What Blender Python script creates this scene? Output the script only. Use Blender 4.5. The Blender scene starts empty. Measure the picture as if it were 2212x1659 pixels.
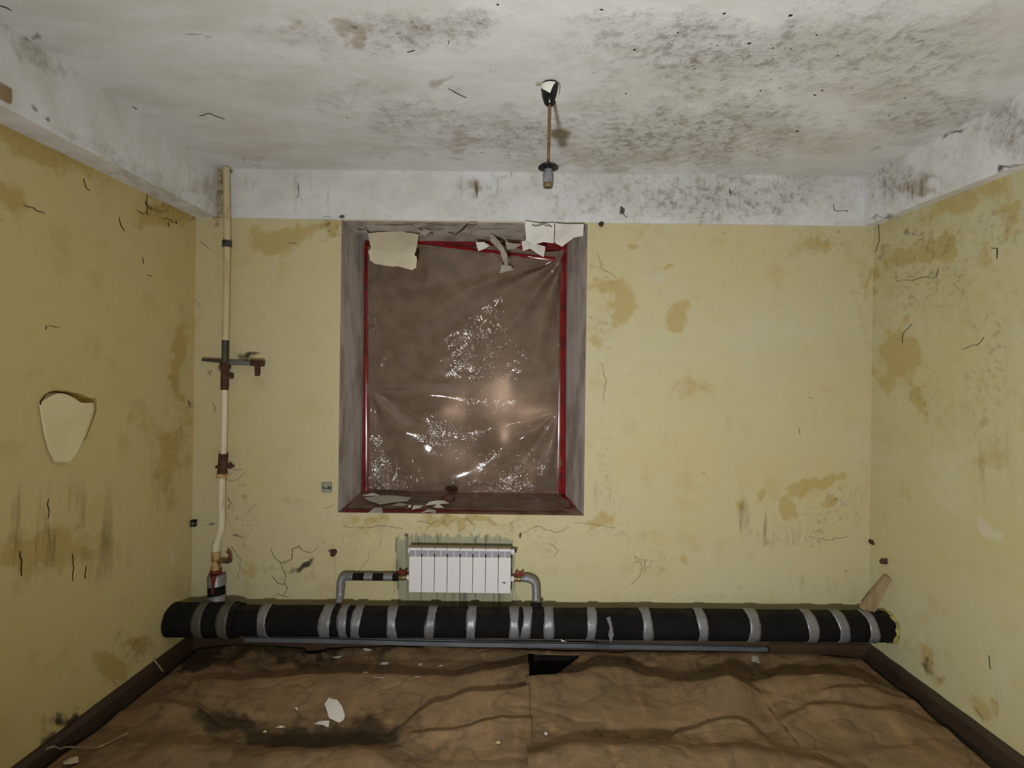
import bpy, math, random
import numpy as np
from mathutils import Vector, Matrix
random.seed(7)
scene = bpy.context.scene
C = scene.collection
# ------------------------------------------------------------------ camera, light, exposure
F = 1110.0; VPX, VPY = 1115.0, 802.0; ROLL = math.radians(0.75)
D = 3.3; HC = 1.805                       # distance to the back wall, height of the lens
cr, sr = math.cos(ROLL), math.sin(ROLL)
cam_d = bpy.data.cameras.new('camera'); cam = bpy.data.objects.new('camera', cam_d); C.objects.link(cam)
cam_d.sensor_fit = 'HORIZONTAL'; cam_d.sensor_width = 36.0; cam_d.lens = F / 2212 * 36.0
cam_d.shift_x = -(VPX - 1106.0) / 2212; cam_d.shift_y = -(829.5 - VPY) / 2212
cam_d.clip_start = 0.02
# scene verticals lean slightly as in the photograph
right = Vector((cr, 0, sr)); up = Vector((-sr, 0, cr)); back = Vector((0, -1, 0))
cam.matrix_world = Matrix(((right.x, up.x, back.x, 0), (right.y, up.y, back.y, -D), (right.z, up.z, back.z, HC), (0, 0, 0, 1)))
scene.camera = cam
world = bpy.data.worlds.new('world'); scene.world = world; world.use_nodes = True
world.node_tree.nodes['Background'].inputs[0].default_value = (0.5, 0.5, 0.52, 1)
world.node_tree.nodes['Background'].inputs[1].default_value = 0.05
ld = bpy.data.lights.new('work_lamp', 'AREA'); ld.shape = 'DISK'; ld.size = 0.16; ld.energy = 72; ld.color = (0.98, 1.0, 1.0)
lo = bpy.data.objects.new('work_lamp', ld); C.objects.link(lo); lo.location = (-0.28, -D + 0.05, 1.0)
lo.rotation_euler = Vector((0.70, 1.0, 0.50)).to_track_quat('-Z', 'Y').to_euler()
scene.view_settings.view_transform = 'Standard'; scene.view_settings.look = 'None'
scene.view_settings.exposure = 0.0; scene.view_settings.gamma = 1.0
scene.view_settings.use_curve_mapping = False

# ------------------------------------------------------------------ measuring helpers (photo pixel <-> point on a known plane)
def ray(u, v):
    du, dv = u - VPX, v - VPY
    return (du * cr + dv * sr) / F, (du * sr - dv * cr) / F
def P(u, v, Y=0.0):
    x, z = ray(u, v); s = Y + D
    return Vector((x * s, Y, HC + z * s))
def PX(u, v, X):
    x, z = ray(u, v); s = X / x
    return Vector((X, s - D, HC + z * s))
def PZ(u, v, Z):
    x, z = ray(u, v); s = (Z - HC) / z
    return Vector((x * s, s - D, Z))
def project(x, y, z):
    d = np.maximum(y + D, 0.35)
    a = x / d * F; b = (z - HC) / d * F
    u = a * cr + b * sr; v = a * sr - b * cr
    u = VPX + u; v = VPY + v
    bad = (y + D) < 0.4
    return np.where(bad, -9999.0, u), np.where(bad, -9999.0, v)

# ------------------------------------------------------------------ numpy noise
_rng = np.random.RandomState(3); _T = _rng.rand(256, 256)
def vnoise(x, y):
    xi = np.floor(x).astype(int); yi = np.floor(y).astype(int)
    fx = x - xi; fy = y - yi; fx = fx * fx * (3 - 2 * fx); fy = fy * fy * (3 - 2 * fy)
    g = lambda a, b: _T[a & 255, b & 255]
    return (g(xi, yi) * (1 - fx) + g(xi + 1, yi) * fx) * (1 - fy) + (g(xi, yi + 1) * (1 - fx) + g(xi + 1, yi + 1) * fx) * fy
def fbm(x, y, o=4):
    s = 0; a = 0.5; t = 0
    for i in range(o):
        s = s + a * vnoise(x + 17.3 * i, y + 9.1 * i); t += a; a *= 0.5; x = x * 2.03; y = y * 2.03
    return s / t
def ridged(x, y, o=4):
    s = 0; a = 0.5; t = 0
    for i in range(o):
        s = s + a * (1 - np.abs(2 * vnoise(x + 31.7 * i, y + 3.9 * i) - 1)); t += a; a *= 0.5; x = x * 2.1; y = y * 2.1
    return s / t
def sst(x, a, b):
    t = np.clip((x - a) / (b - a), 0, 1); return t * t * (3 - 2 * t)
def blobs(u, v, L, warp=0.45, sc=40.0):
    """L: (cu, cv, ru, rv, strength[, angle deg]) in measured photo pixels; returns soft 0..1 mask with a ragged border"""
    n = (fbm(u / sc, v / sc, 4) - 0.5) * 2 * warp
    m = np.zeros_like(u)
    wu = (fbm(u / 55 + 9, v / 55 + 2, 3) - .5) * 70 + (fbm(u / 14 + 1, v / 14 + 8, 3) - .5) * 26
    wv = (fbm(u / 55 + 31, v / 55 + 12, 3) - .5) * 70 + (fbm(u / 14 + 21, v / 14 + 5, 3) - .5) * 26
    for b in L:
        cu, cv, ru, rv, st = b[:5]; an = math.radians(b[5]) if len(b) > 5 else 0
        k = min(1.0, (min(ru, rv) + .35 * max(ru, rv)) / 45.0)
        a, c = u - cu + wu * k, v - cv + wv * k
        p = a * math.cos(an) + c * math.sin(an); q = -a * math.sin(an) + c * math.cos(an)
        d = np.sqrt((p / ru) ** 2 + (q / rv) ** 2)
        m = np.maximum(m, st * np.clip((1 - d) * 1.3 + n * np.clip(1.4 - d, 0, 1), 0, 1))
    return m

# ------------------------------------------------------------------ materials
def lin(c):
    f = lambda x: (x / 12.92 if x <= 0.04045 else ((x + 0.055) / 1.055) ** 2.4)
    return tuple(f(x / 255.0) for x in c) + (1.0,)
class NB:
    def __init__(s, name):
        s.m = bpy.data.materials.new(name); s.m.use_nodes = True; s.t = s.m.node_tree; s.N = s.t.nodes; s.L = s.t.links
        s.b = s.N['Principled BSDF']; s.out = s.N['Material Output']
        s.co = s.N.new('ShaderNodeTexCoord').outputs['Object']
    def link(s, a, b): s.L.new(a, b)
    def put(s, sock, val):
        if isinstance(val, bpy.types.NodeSocket): s.L.new(val, sock)
        else: sock.default_value = val
    def noise(s, scale, detail=5, rough=0.55, vec=None, stretch=None, dist=0.0):
        n = s.N.new('ShaderNodeTexNoise'); n.inputs['Scale'].default_value = scale; n.inputs['Detail'].default_value = detail
        n.inputs['Roughness'].default_value = rough; n.inputs['Distortion'].default_value = dist
        v = vec or s.co
        if stretch:
            mp = s.N.new('ShaderNodeMapping'); mp.inputs['Scale'].default_value = stretch; s.L.new(v, mp.inputs[0]); v = mp.outputs[0]
        s.L.new(v, n.inputs['Vector']); return n.outputs['Fac']
    def voro(s, scale, feature='DISTANCE_TO_EDGE', stretch=None):
        n = s.N.new('ShaderNodeTexVoronoi'); n.feature = feature; n.inputs['Scale'].default_value = scale
        v = s.co
        if stretch:
            mp = s.N.new('ShaderNodeMapping'); mp.inputs['Scale'].default_value = stretch; s.L.new(v, mp.inputs[0]); v = mp.outputs[0]
        s.L.new(v, n.inputs['Vector']); return n.outputs['Distance']
    def math(s, op, a, b=0.0, c=0.0, clamp=False):
        n = s.N.new('ShaderNodeMath'); n.operation = op; n.use_clamp = clamp
        s.put(n.inputs[0], a); s.put(n.inputs[1], b); s.put(n.inputs[2], c); return n.outputs[0]
    def rng(s, x, a, b, lo=0.0, hi=1.0):
        n = s.N.new('ShaderNodeMapRange'); n.interpolation_type = 'SMOOTHSTEP'
        s.put(n.inputs[0], x); n.inputs[1].default_value = a; n.inputs[2].default_value = b; n.inputs[3].default_value = lo; n.inputs[4].default_value = hi
        return n.outputs[0]
    def mix(s, f, a, b):
        n = s.N.new('ShaderNodeMix'); n.data_type = 'RGBA'
        s.put(n.inputs[0], f); s.put(n.inputs[6], a); s.put(n.inputs[7], b); return n.outputs[2]
    def attr(s, name):
        n = s.N.new('ShaderNodeAttribute'); n.attribute_name = name
        q = s.N.new('ShaderNodeSeparateColor'); s.L.new(n.outputs['Color'], q.inputs[0]); return q.outputs
    def bump(s, h, strength=0.4, dist=0.01):
        n = s.N.new('ShaderNodeBump'); n.inputs['Strength'].default_value = strength; n.inputs['Distance'].default_value = dist
        s.L.new(h, n.inputs['Height']); s.L.new(n.outputs[0], s.b.inputs['Normal']); return n
    def done(s, col=None, rough=None, spec=None, metal=None):
        if col is not None: s.put(s.b.inputs['Base Color'], col)
        if rough is not None: s.put(s.b.inputs['Roughness'], rough)
        if spec is not None: s.b.inputs['Specular IOR Level'].default_value = spec
        if metal is not None: s.put(s.b.inputs['Metallic'], metal)
        return s.m
def jit(m, f, k, amp=0.55):  # threshold of a mask roughened by a noise
    return m.math('ADD', f, m.math('MULTIPLY', m.math('SUBTRACT', k, 0.5), amp))

def wall_material(name, base, ochre, tone):
    m = NB(name); a = m.attr('mask'); b = m.attr('mask2')
    nM = m.noise(5, 6, 0.6); nF = m.noise(28, 8, 0.65); nL = m.noise(1.3, 4, 0.5); nO = m.noise(11, 9, 0.72)
    st = m.noise(16, 5, 0.6, stretch=(1.0, 1.0, 0.12))
    col = m.mix(m.rng(nL, 0.3, 0.7), base, tone)
    col = m.mix(m.math('MULTIPLY', m.rng(nM, 0.52, 0.72), 0.35), col, ochre)
    col = m.mix(m.rng(jit(m, b[0], nF), 0.3, 0.75, 0, 0.85), col, lin((200, 194, 170)))        # pale scuffs, and a soft glow painted on the right wall
    col = m.mix(m.rng(jit(m, m.math('MULTIPLY', a[0], 1.1), nO, 1.25), 0.28, 0.62, 0, 0.70), col, ochre)                      # ochre undercoat
    crk = m.math('MULTIPLY', m.rng(nF, 0.5, 0.66), a[1])                                       # relief dirt
    col = m.mix(m.math('MULTIPLY', crk, 0.55), col, lin((96, 78, 48)))
    col = m.mix(m.math('MULTIPLY', m.math('MULTIPLY', m.rng(st, 0.50, 0.68), b[1]), 0.75), col, lin((96, 80, 46)))   # runs
    grn = m.rng(jit(m, b[2], m.noise(34, 5, 0.65, stretch=(1, 1, 0.22)), 1.5), 0.36, 0.5, 0, .9)
    gcol = m.mix(m.rng(m.noise(30, 5, 0.6, stretch=(1, 1, 0.05)), 0.5, 0.68), lin((150, 150, 126)), lin((82, 82, 72)))
    col = m.mix(grn, col, gcol)
    col = m.mix(m.rng(jit(m, a[2], nF), 0.26, 0.85, 0, 0.93), col, lin((40, 33, 27)))          # soot and mould
    h = m.math('ADD', m.math('MULTIPLY', nF, m.math('ADD', m.math('MULTIPLY', a[1], 1.3), 0.10)), m.math('MULTIPLY', m.rng(jit(m, a[0], nO, 0.95), 0.28, 0.36), -0.10))
    m.bump(h, 0.55, 0.012)
    return m.done(col, m.rng(nF, 0.2, 0.8, 0.5, 0.75), 0.3)
Y_BASE = lin((198, 185, 141)); Y_OCH = lin((178, 155, 92)); Y_TONE = lin((196, 188, 152))
M = {}
M['wall_back'] = wall_material('yellow_distemper', Y_BASE, Y_OCH, Y_TONE)
M['wall_left'] = wall_material('yellow_distemper_dull', lin((200, 181, 126)), lin((172, 147, 80)), lin((196, 180, 132)))
M['wall_right'] = wall_material('yellow_distemper_pale', lin((188, 178, 130)), lin((172, 150, 90)), lin((190, 184, 146)))
def white_material():
    m = NB('whitewash'); a = m.attr('mask'); b = m.attr('mask2')
    nM = m.noise(4, 6, 0.6, stretch=(0.6, 1.4, 1)); nF = m.noise(22, 9, 0.7); nV = m.noise(60, 6, 0.7)
    col = m.mix(m.rng(nM, 0.35, 0.7), lin((219, 219, 221)), lin((204, 202, 198)))
    col = m.mix(m.math('MULTIPLY', m.rng(nF, 0.46, 0.64), m.math('ADD', m.math('MULTIPLY', a[1], 0.6), 0.02)), col, lin((128, 114, 92)))
    col = m.mix(m.math('MULTIPLY', m.rng(nV, 0.58, 0.68), m.math('MULTIPLY', a[1], 0.75)), col, lin((104, 92, 78)))
    col = m.mix(m.rng(jit(m, a[0], m.noise(14, 10, 0.75, stretch=(0.7, 1.3, 1)), 1.3), 0.3, 0.9, 0, 0.62), col, lin((146, 128, 96)))
    st = m.noise(24, 5, 0.6, stretch=(1.0, 1.0, 0.10))
    col = m.mix(m.math('MULTIPLY', m.rng(st, 0.55, 0.68), b[1]), col, lin((112, 88, 50)))
    col = m.mix(m.rng(jit(m, a[2], nF), 0.26, 0.8, 0, 0.92), col, lin((46, 38, 30)))
    h = m.math('ADD', m.math('MULTIPLY', nF, m.math('ADD', m.math('MULTIPLY', a[1], 1.5), 0.05)), m.math('MULTIPLY', nV, m.math('MULTIPLY', a[1], 0.5)))
    m.bump(h, 0.8, 0.014)
    return m.done(col, 0.85, 0.2)
M['white'] = white_material()
def plain(name, c, c2=None, scale=12, rough=0.6, metal=0.0, spec=0.4, bump=0.0, bscale=40, stretch=None, lo=0.4, hi=0.7):
    m = NB(name); n = m.noise(scale, 6, 0.6, stretch=stretch)
    col = m.mix(m.rng(n, lo, hi), lin(c), lin(c2)) if c2 else lin(c)
    if bump: m.bump(m.noise(bscale, 5, 0.6, stretch=stretch), bump, 0.006)
    return m.done(col, rough, spec, metal)
M['reveal'] = plain('greyed_plaster', (180, 170, 164), (140, 128, 120), 9, 0.8, bump=0.3, stretch=(1, 1, 0.3))
M['red'] = plain('red_gloss_tape', (124, 16, 17), (74, 14, 14), 9, 0.2, spec=0.6)
M['sill'] = plain('brown_sill_paint', (150, 120, 100), (118, 92, 76), 10, 0.4, bump=0.2)
M['board'] = plain('brown_hardboard', (128, 98, 74), (104, 84, 66), 3, 0.24, spec=0.8)
M['flake'] = plain('white_paint_flake', (226, 222, 216), (206, 202, 194), 8, 0.75)
M['flake_cream'] = plain('cream_paint_flake', (206, 196, 170), (192, 182, 156), 5, 0.7)
M['flake_grey'] = plain('grey_paint_flake', (172, 164, 150), (150, 140, 126), 8, 0.75)
M['flake_yellow'] = plain('pale_yellow_paint_sheet', (212, 200, 156), (202, 188, 140), 4, 0.7)
M['exposed'] = plain('ochre_undercoat', (150, 126, 62), (140, 114, 54), 6, 0.8)
M['crack'] = plain('crack_dark', (40, 34, 24), (60, 50, 32), 30, 0.95, spec=0.1)
M['crack_brown'] = plain('crack_brown', (92, 74, 40), (112, 92, 52), 30, 0.95, spec=0.1)
def dusty(name, c, c2, rough, metal, dust=0.8, dcol=(96, 80, 56), bump=0.3, bscale=18, spec=0.4, thr=(0.45, 0.95)):
    m = NB(name); n = m.noise(9, 6, 0.6)
    g = m.N.new('ShaderNodeNewGeometry'); q = m.N.new('ShaderNodeSeparateXYZ'); m.link(g.outputs['Normal'], q.inputs[0])
    d = m.rng(m.math('ADD', q.outputs[2], m.math('MULTIPLY', m.math('SUBTRACT', n, 0.5), 0.6)), thr[0], thr[1], 0, dust)
    col = m.mix(d, m.mix(m.rng(n, 0.4, 0.7), lin(c), lin(c2)), lin(dcol))
    m.bump(m.noise(bscale, 5, 0.6), bump, 0.006)
    return m.done(col, m.math('ADD', rough, m.math('MULTIPLY', d, 0.5)), spec, m.math('MULTIPLY', m.math('SUBTRACT', 1.0, d), metal))
M['foam'] = dusty('black_foam_wrap', (17, 17, 16), (24, 23, 21), 0.85, 0.0, 0.5, (60, 52, 38), 0.25, spec=0.15, thr=(.8, 1.1))
M['tape'] = dusty('silver_tape', (136, 136, 139), (112, 112, 116), 0.42, 0.4, 0.4, (120, 112, 94), 0.6, 26, thr=(.8, 1.1))
M['tape_dull'] = dusty('dusty_tape', (92, 90, 84), (74, 72, 66), 0.55, 0.2, 0.6, (84, 74, 52), 0.4, 30, thr=(.7, 1.1))
M['pipe_paint'] = plain('cream_pipe_paint', (196, 182, 142), (160, 142, 98), 14, 0.45, stretch=(1, 1, 0.3), lo=0.5, hi=0.75)
M['pipe_pale'] = plain('ivory_pipe_paint', (214, 204, 178), (176, 158, 122), 14, 0.45, stretch=(1, 1, 0.3), lo=0.55, hi=0.75)
M['rust'] = plain('rust', (62, 40, 30), (88, 58, 40), 26, 0.8, bump=0.5)
M['steel_dark'] = plain('dark_steel', (84, 84, 82), (52, 50, 46), 20, 0.5, 0.5, bump=0.3)
M['soot_pipe'] = plain('scorched_pipe', (40, 40, 36), (86, 84, 66), 20, 0.6, stretch=(1, 1, 0.4))
M['brass'] = plain('brass', (132, 112, 72), (92, 78, 52), 24, 0.42, 0.6)
M['brass_paint'] = plain('paint_smeared_brass', (190, 164, 108), (110, 72, 40), 26, 0.5, 0.1, bump=0.4)
M['red_handle'] = plain('red_valve_handle', (150, 28, 22), (120, 24, 20), 20, 0.4)
M['red_old'] = plain('old_red_paint', (110, 40, 34), (84, 34, 28), 20, 0.5)
M['rad'] = plain('white_enamel', (222, 218, 220), None, 5, 0.32)
M['rad_in'] = plain('grey_radiator_inside', (150, 148, 158), (136, 130, 132), 20, 0.5)
M['rad_top'] = dusty('dusty_enamel', (206, 200, 196), (196, 190, 184), 0.5, 0.0, 0.85, (142, 120, 92), 0.1, thr=(0.35, 0.8))
M['mark'] = plain('printed_mark', (90, 86, 86), None, 5, 0.6)
M['wood'] = plain('brown_painted_wood', (78, 58, 42), (58, 42, 30), 10, 0.55, bump=0.3, stretch=(0.15, 1, 1))
M['wood_side'] = plain('brown_baseboard_paint', (62, 47, 36), (42, 32, 25), 8, 0.5, bump=0.3, stretch=(1, 0.2, 1))
M['stick'] = plain('raw_wood', (152, 130, 98), (118, 96, 70), 12, 0.75, bump=0.3, stretch=(1, 1, 0.2))
M['profile'] = plain('galvanised_strip', (142, 148, 158), (104, 108, 114), 8, 0.4, 0.55, stretch=(0.2, 1, 1))
M['profile_dark'] = plain('dark_strip', (70, 72, 76), (48, 48, 50), 8, 0.45, 0.4, stretch=(0.2, 1, 1))
M['yellow_foam'] = plain('yellow_foam', (176, 162, 96), (96, 84, 52), 30, 0.9, bump=0.6)
M['concrete'] = plain('dark_subfloor', (40, 33, 26), (26, 21, 17), 7, 0.9, bump=0.6)
M['plaster'] = plain('rough_plaster', (176, 162, 130), (104, 90, 66), 30, 0.9, bump=0.9, bscale=60)
M['black'] = plain('black_plastic', (18, 18, 20), (26, 26, 28), 14, 0.25)
M['lamp_white'] = plain('white_paint_drip', (226, 224, 216), None, 6, 0.4)
M['rod'] = plain('brown_rod', (120, 92, 66), (92, 66, 46), 20, 0.5)
M['socket_grey'] = plain('smeared_grey_socket', (126, 126, 128), (74, 72, 68), 26, 0.5, bump=0.3)
M['socket_brown'] = plain('brown_socket_rim', (104, 88, 60), (70, 56, 36), 24, 0.6)
M['outlet'] = plain('grey_green_plastic', (150, 152, 132), (134, 134, 114), 14, 0.5)
M['cord'] = plain('pale_cord', (150, 138, 112), (120, 106, 82), 14, 0.8)
M['straw'] = plain('straw', (176, 160, 110), None, 14, 0.8)
def paper_material():
    m = NB('brown_floor_paper')
    nL = m.noise(2.2, 5, 0.6); nM = m.noise(8, 7, 0.65); nF = m.noise(60, 6, 0.7)
    st = m.noise(14, 5, 0.6, stretch=(1.0, 0.12, 1))
    col = m.mix(m.rng(nL, 0.35, 0.65), lin((140, 114, 84)), lin((120, 98, 72)))
    col = m.mix(m.rng(st, 0.52, 0.7, 0, 0.45), col, lin((166, 130, 88)))
    col = m.mix(m.rng(nM, 0.52, 0.72, 0, 0.55), col, lin((74, 60, 44)))
    col = m.mix(m.rng(nF, 0.6, 0.72, 0, 0.4), col, lin((60, 48, 34)))
    a = m.attr('mask')
    col = m.mix(m.rng(jit(m, a[2], nM), 0.22, 0.75, 0, 0.88), col, lin((50, 40, 28)))  # dirt, and painted shade in the fold hollows and below the pipe
    sp = m.noise(120, 3, 0.6)
    col = m.mix(m.math('MULTIPLY', m.rng(sp, 0.70, 0.74), m.rng(a[2], 0.1, 0.5)), col, lin((170, 158, 130)))
    cr_ = m.math('ABSOLUTE', m.math('SUBTRACT', m.noise(2.6, 2, 0.5, dist=0.15, stretch=(0.8, 1.5, 1)), 0.5))
    col = m.mix(m.rng(cr_, 0.0, 0.02, 0.35, 0), col, lin((70, 56, 40)))
    m.bump(m.math('ADD', m.math('ADD', nM, m.math('MULTIPLY', nF, 0.25)), m.math('MULTIPLY', m.rng(cr_, 0, .10), 0.35)), 0.7, 0.018)
    return m.done(col, m.rng(nM, 0.3, 0.7, 0.42, 0.7), 0.35)
M['paper'] = paper_material()
def film_material():
    m = NB('plastic_film')
    n = m.noise(10, 4, 0.5)
    m.done(m.mix(m.rng(n, 0.35, 0.7), lin((142, 126, 110)), lin((122, 108, 94))), 0.115, 0.8)
    a = m.attr('mask')
    fine = m.math('ABSOLUTE', m.math('SUBTRACT', m.noise(20, 3, 0.55, stretch=(1.2, 1, .8), dist=1.0), 0.5))
    m.bump(m.math('ADD', m.math('MULTIPLY', m.noise(14, 2, 0.5, dist=.8), 0.12), m.math('MULTIPLY', fine, m.math('MULTIPLY', a[0], 2.2))), 0.8, 0.012)
    tr = m.N.new('ShaderNodeBsdfTransparent'); tr.inputs[0].default_value = (0.96, 0.78, 0.66, 1)
    mx = m.N.new('ShaderNodeMixShader'); mx.inputs[0].default_value = 0.6
    m.link(tr.outputs[0], mx.inputs[1]); m.link(m.b.outputs[0], mx.inputs[2]); m.link(mx.outputs[0], m.out.inputs[0])
    return m.m
M['film'] = film_material()

# ------------------------------------------------------------------ mesh helpers
def link_obj(name, me, mat, parent=None, smooth=False, loc=None):
    o = bpy.data.objects.new(name, me); C.objects.link(o)
    if mat is not None and not me.materials: me.materials.append(mat)
    if smooth: me.polygons.foreach_set('use_smooth', [True] * len(me.polygons))
    if loc is not None: o.location = loc
    if parent is not None:
        o.parent = parent
        if parent.type == 'EMPTY' or parent.location.length > 0:
            o.location = Vector(o.location) - WP(parent)
    return o
def WP(o):
    v = Vector(o.location); p = o.parent
    while p: v += Vector(p.location); p = p.parent
    return v
def tag(o, label=None, cat=None, group=None, kind=None):
    if label: o['label'] = label
    if cat: o['category'] = cat
    if group: o['group'] = group
    if kind: o['kind'] = kind
    return o
def thing(name, loc, label, cat, group=None):
    o = bpy.data.objects.new(name, None); C.objects.link(o); o.location = loc; o.empty_display_size = 0.05
    return tag(o, label, cat, group)
class MB:
    def __init__(s): s.v = []; s.f = []
    def add(s, vs, fs):
        k = len(s.v); s.v += [tuple(p) for p in vs]; s.f += [tuple(i + k for i in f) for f in fs]; return s
    def box(s, a, b, bev=0.0):
        x0, y0, z0 = a; x1, y1, z1 = b
        if bev <= 0:
            return s.add([(x0, y0, z0), (x1, y0, z0), (x1, y1, z0), (x0, y1, z0), (x0, y0, z1), (x1, y0, z1), (x1, y1, z1), (x0, y1, z1)],
                         [(3, 2, 1, 0), (4, 5, 6, 7), (0, 1, 5, 4), (1, 2, 6, 5), (2, 3, 7, 6), (3, 0, 4, 7)])
        e = bev; vs = []; fs = []
        for (z, i) in ((z0, e), (z0 + e, 0), (z1 - e, 0), (z1, e)):
            c = e if i == 0 else e * 2
            k = c
            vs += [(x0 + i + (e if i == 0 else e*0.5), y0 + i, z), (x1 - i - (e if i == 0 else e*0.5), y0 + i, z), (x1 - i, y0 + i + (e if i == 0 else e*0.5), z), (x1 - i, y1 - i - (e if i == 0 else e*0.5), z),
                   (x1 - i - (e if i == 0 else e*0.5), y1 - i, z), (x0 + i + (e if i == 0 else e*0.5), y1 - i, z), (x0 + i, y1 - i - (e if i == 0 else e*0.5), z), (x0 + i, y0 + i + (e if i == 0 else e*0.5), z)]
        for r in range(3):
            for k in range(8): fs.append((r * 8 + k, r * 8 + (k + 1) % 8, r * 8 + 8 + (k + 1) % 8, r * 8 + 8 + k))
        fs.append(tuple(range(7, -1, -1))); fs.append(tuple(range(24, 32)))
        return s.add(vs, fs)
    def tube(s, pts, rad, n=14, cap=True, squash=None):
        pts = [Vector(p) for p in pts]; m = len(pts)
        if not hasattr(rad, '__len__'): rad = [rad] * m
        vs = []; fs = []; ref = None
        for i, p in enumerate(pts):
            t = (pts[min(i + 1, m - 1)] - pts[max(i - 1, 0)]).normalized()
            if ref is None:
                ref = Vector((0, 0, 1)) if abs(t.z) < 0.8 else Vector((1, 0, 0))
            a = (ref - t * ref.dot(t)).normalized(); b = t.cross(a); ref = a
            for k in range(n):
                w = 2 * math.pi * k / n
                vs.append(p + (a * math.cos(w) + b * math.sin(w)) * rad[i])
        for i in range(m - 1):
            for k in range(n): fs.append((i * n + k, i * n + (k + 1) % n, (i + 1) * n + (k + 1) % n, (i + 1) * n + k))
        if cap: fs.append(tuple(range(n - 1, -1, -1))); fs.append(tuple(range((m - 1) * n, m * n)))
        return s.add(vs, fs)
    def build(s, name, mat, parent=None, smooth=False, loc=None):
        me = bpy.data.meshes.new(name); me.from_pydata(s.v, [], s.f); me.update()
        o = link_obj(name, me, mat, parent, smooth, loc)
        if smooth:
            try: me.set_sharp_from_angle(angle=math.radians(45))
            except Exception: pass
        return o
def curve_pts(ctrl, n=8):
    """Catmull-Rom through control points"""
    c = [Vector(p) for p in ctrl]; out = []
    for i in range(len(c) - 1):
        p0 = c[max(i - 1, 0)]; p1 = c[i]; p2 = c[i + 1]; p3 = c[min(i + 2, len(c) - 1)]
        for k in range(n):
            t = k / n
            out.append(0.5 * ((2 * p1) + (p2 - p0) * t + (2 * p0 - 5 * p1 + 4 * p2 - p3) * t * t + (3 * p1 - p0 - 3 * p2 + p3) * t ** 3))
    out.append(c[-1]); return out
def surface(name, pts, mask, mask2, mat, parent=None, drop=None, kind=None, label=None, smooth=True):
    """pts (n,m,3) grid -> mesh with two colour attributes"""
    n, m = pts.shape[:2]
    idx = np.arange(n * m).reshape(n, m)
    q = np.stack([idx[:-1, :-1], idx[1:, :-1], idx[1:, 1:], idx[:-1, 1:]], -1)
    keep = np.ones((n - 1, m - 1), bool) if drop is None else ~drop
    faces = q[keep].reshape(-1, 4)
    me = bpy.data.meshes.new(name); V = pts.reshape(-1, 3)
    me.vertices.add(len(V)); me.vertices.foreach_set('co', V.astype(np.float32).ravel())
    me.loops.add(faces.size); me.loops.foreach_set('vertex_index', faces.astype(np.int32).ravel())
    me.polygons.add(len(faces)); me.polygons.foreach_set('loop_start', np.arange(0, faces.size, 4, dtype=np.int32))
    me.update(calc_edges=True); me.validate()
    for nm, mk in (('mask', mask), ('mask2', mask2)):
        if mk is None: continue
        at = me.color_attributes.new(nm, 'FLOAT_COLOR', 'POINT')
        col = np.ones((len(V), 4), np.float32)
        for k in range(3): col[:, k] = mk[k].ravel()
        at.data.foreach_set('color', col.ravel())
    o = link_obj(name, me, mat, parent, smooth)
    if kind: o['kind'] = kind
    if label: o['label'] = label
    return o
def steps(*segs):
    out = []
    for a, b, h in segs:
        n = max(1, int(round(abs(b - a) / h))); out += list(np.linspace(a, b, n, endpoint=False))
    out.append(segs[-1][1]); return np.array(out)

# ------------------------------------------------------------------ the room
XL, XR = -2.068, 2.284                 # back corners
ZC, ZB = 3.075, 2.765                  # ceiling, underside of the beams
YR = -4.7                              # rear wall behind the camera
# the right wall opens a little towards the camera
def xr(y): return XR + 0.036 * np.clip(-y, 0, 2.0)
def xl(y, z): return XL - 0.052 * np.clip(-y, 0, 2.0) * (1 - z / 2.765)   # the left wall leans out a little at its foot
OL, OR, OT, OB = -1.133, 0.446, 2.758, 0.885           # window opening in the wall face
IL, IR, IT, IB = -1.085, 0.352, 2.722, 0.935; YI = 0.35 # and at the frame

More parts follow.
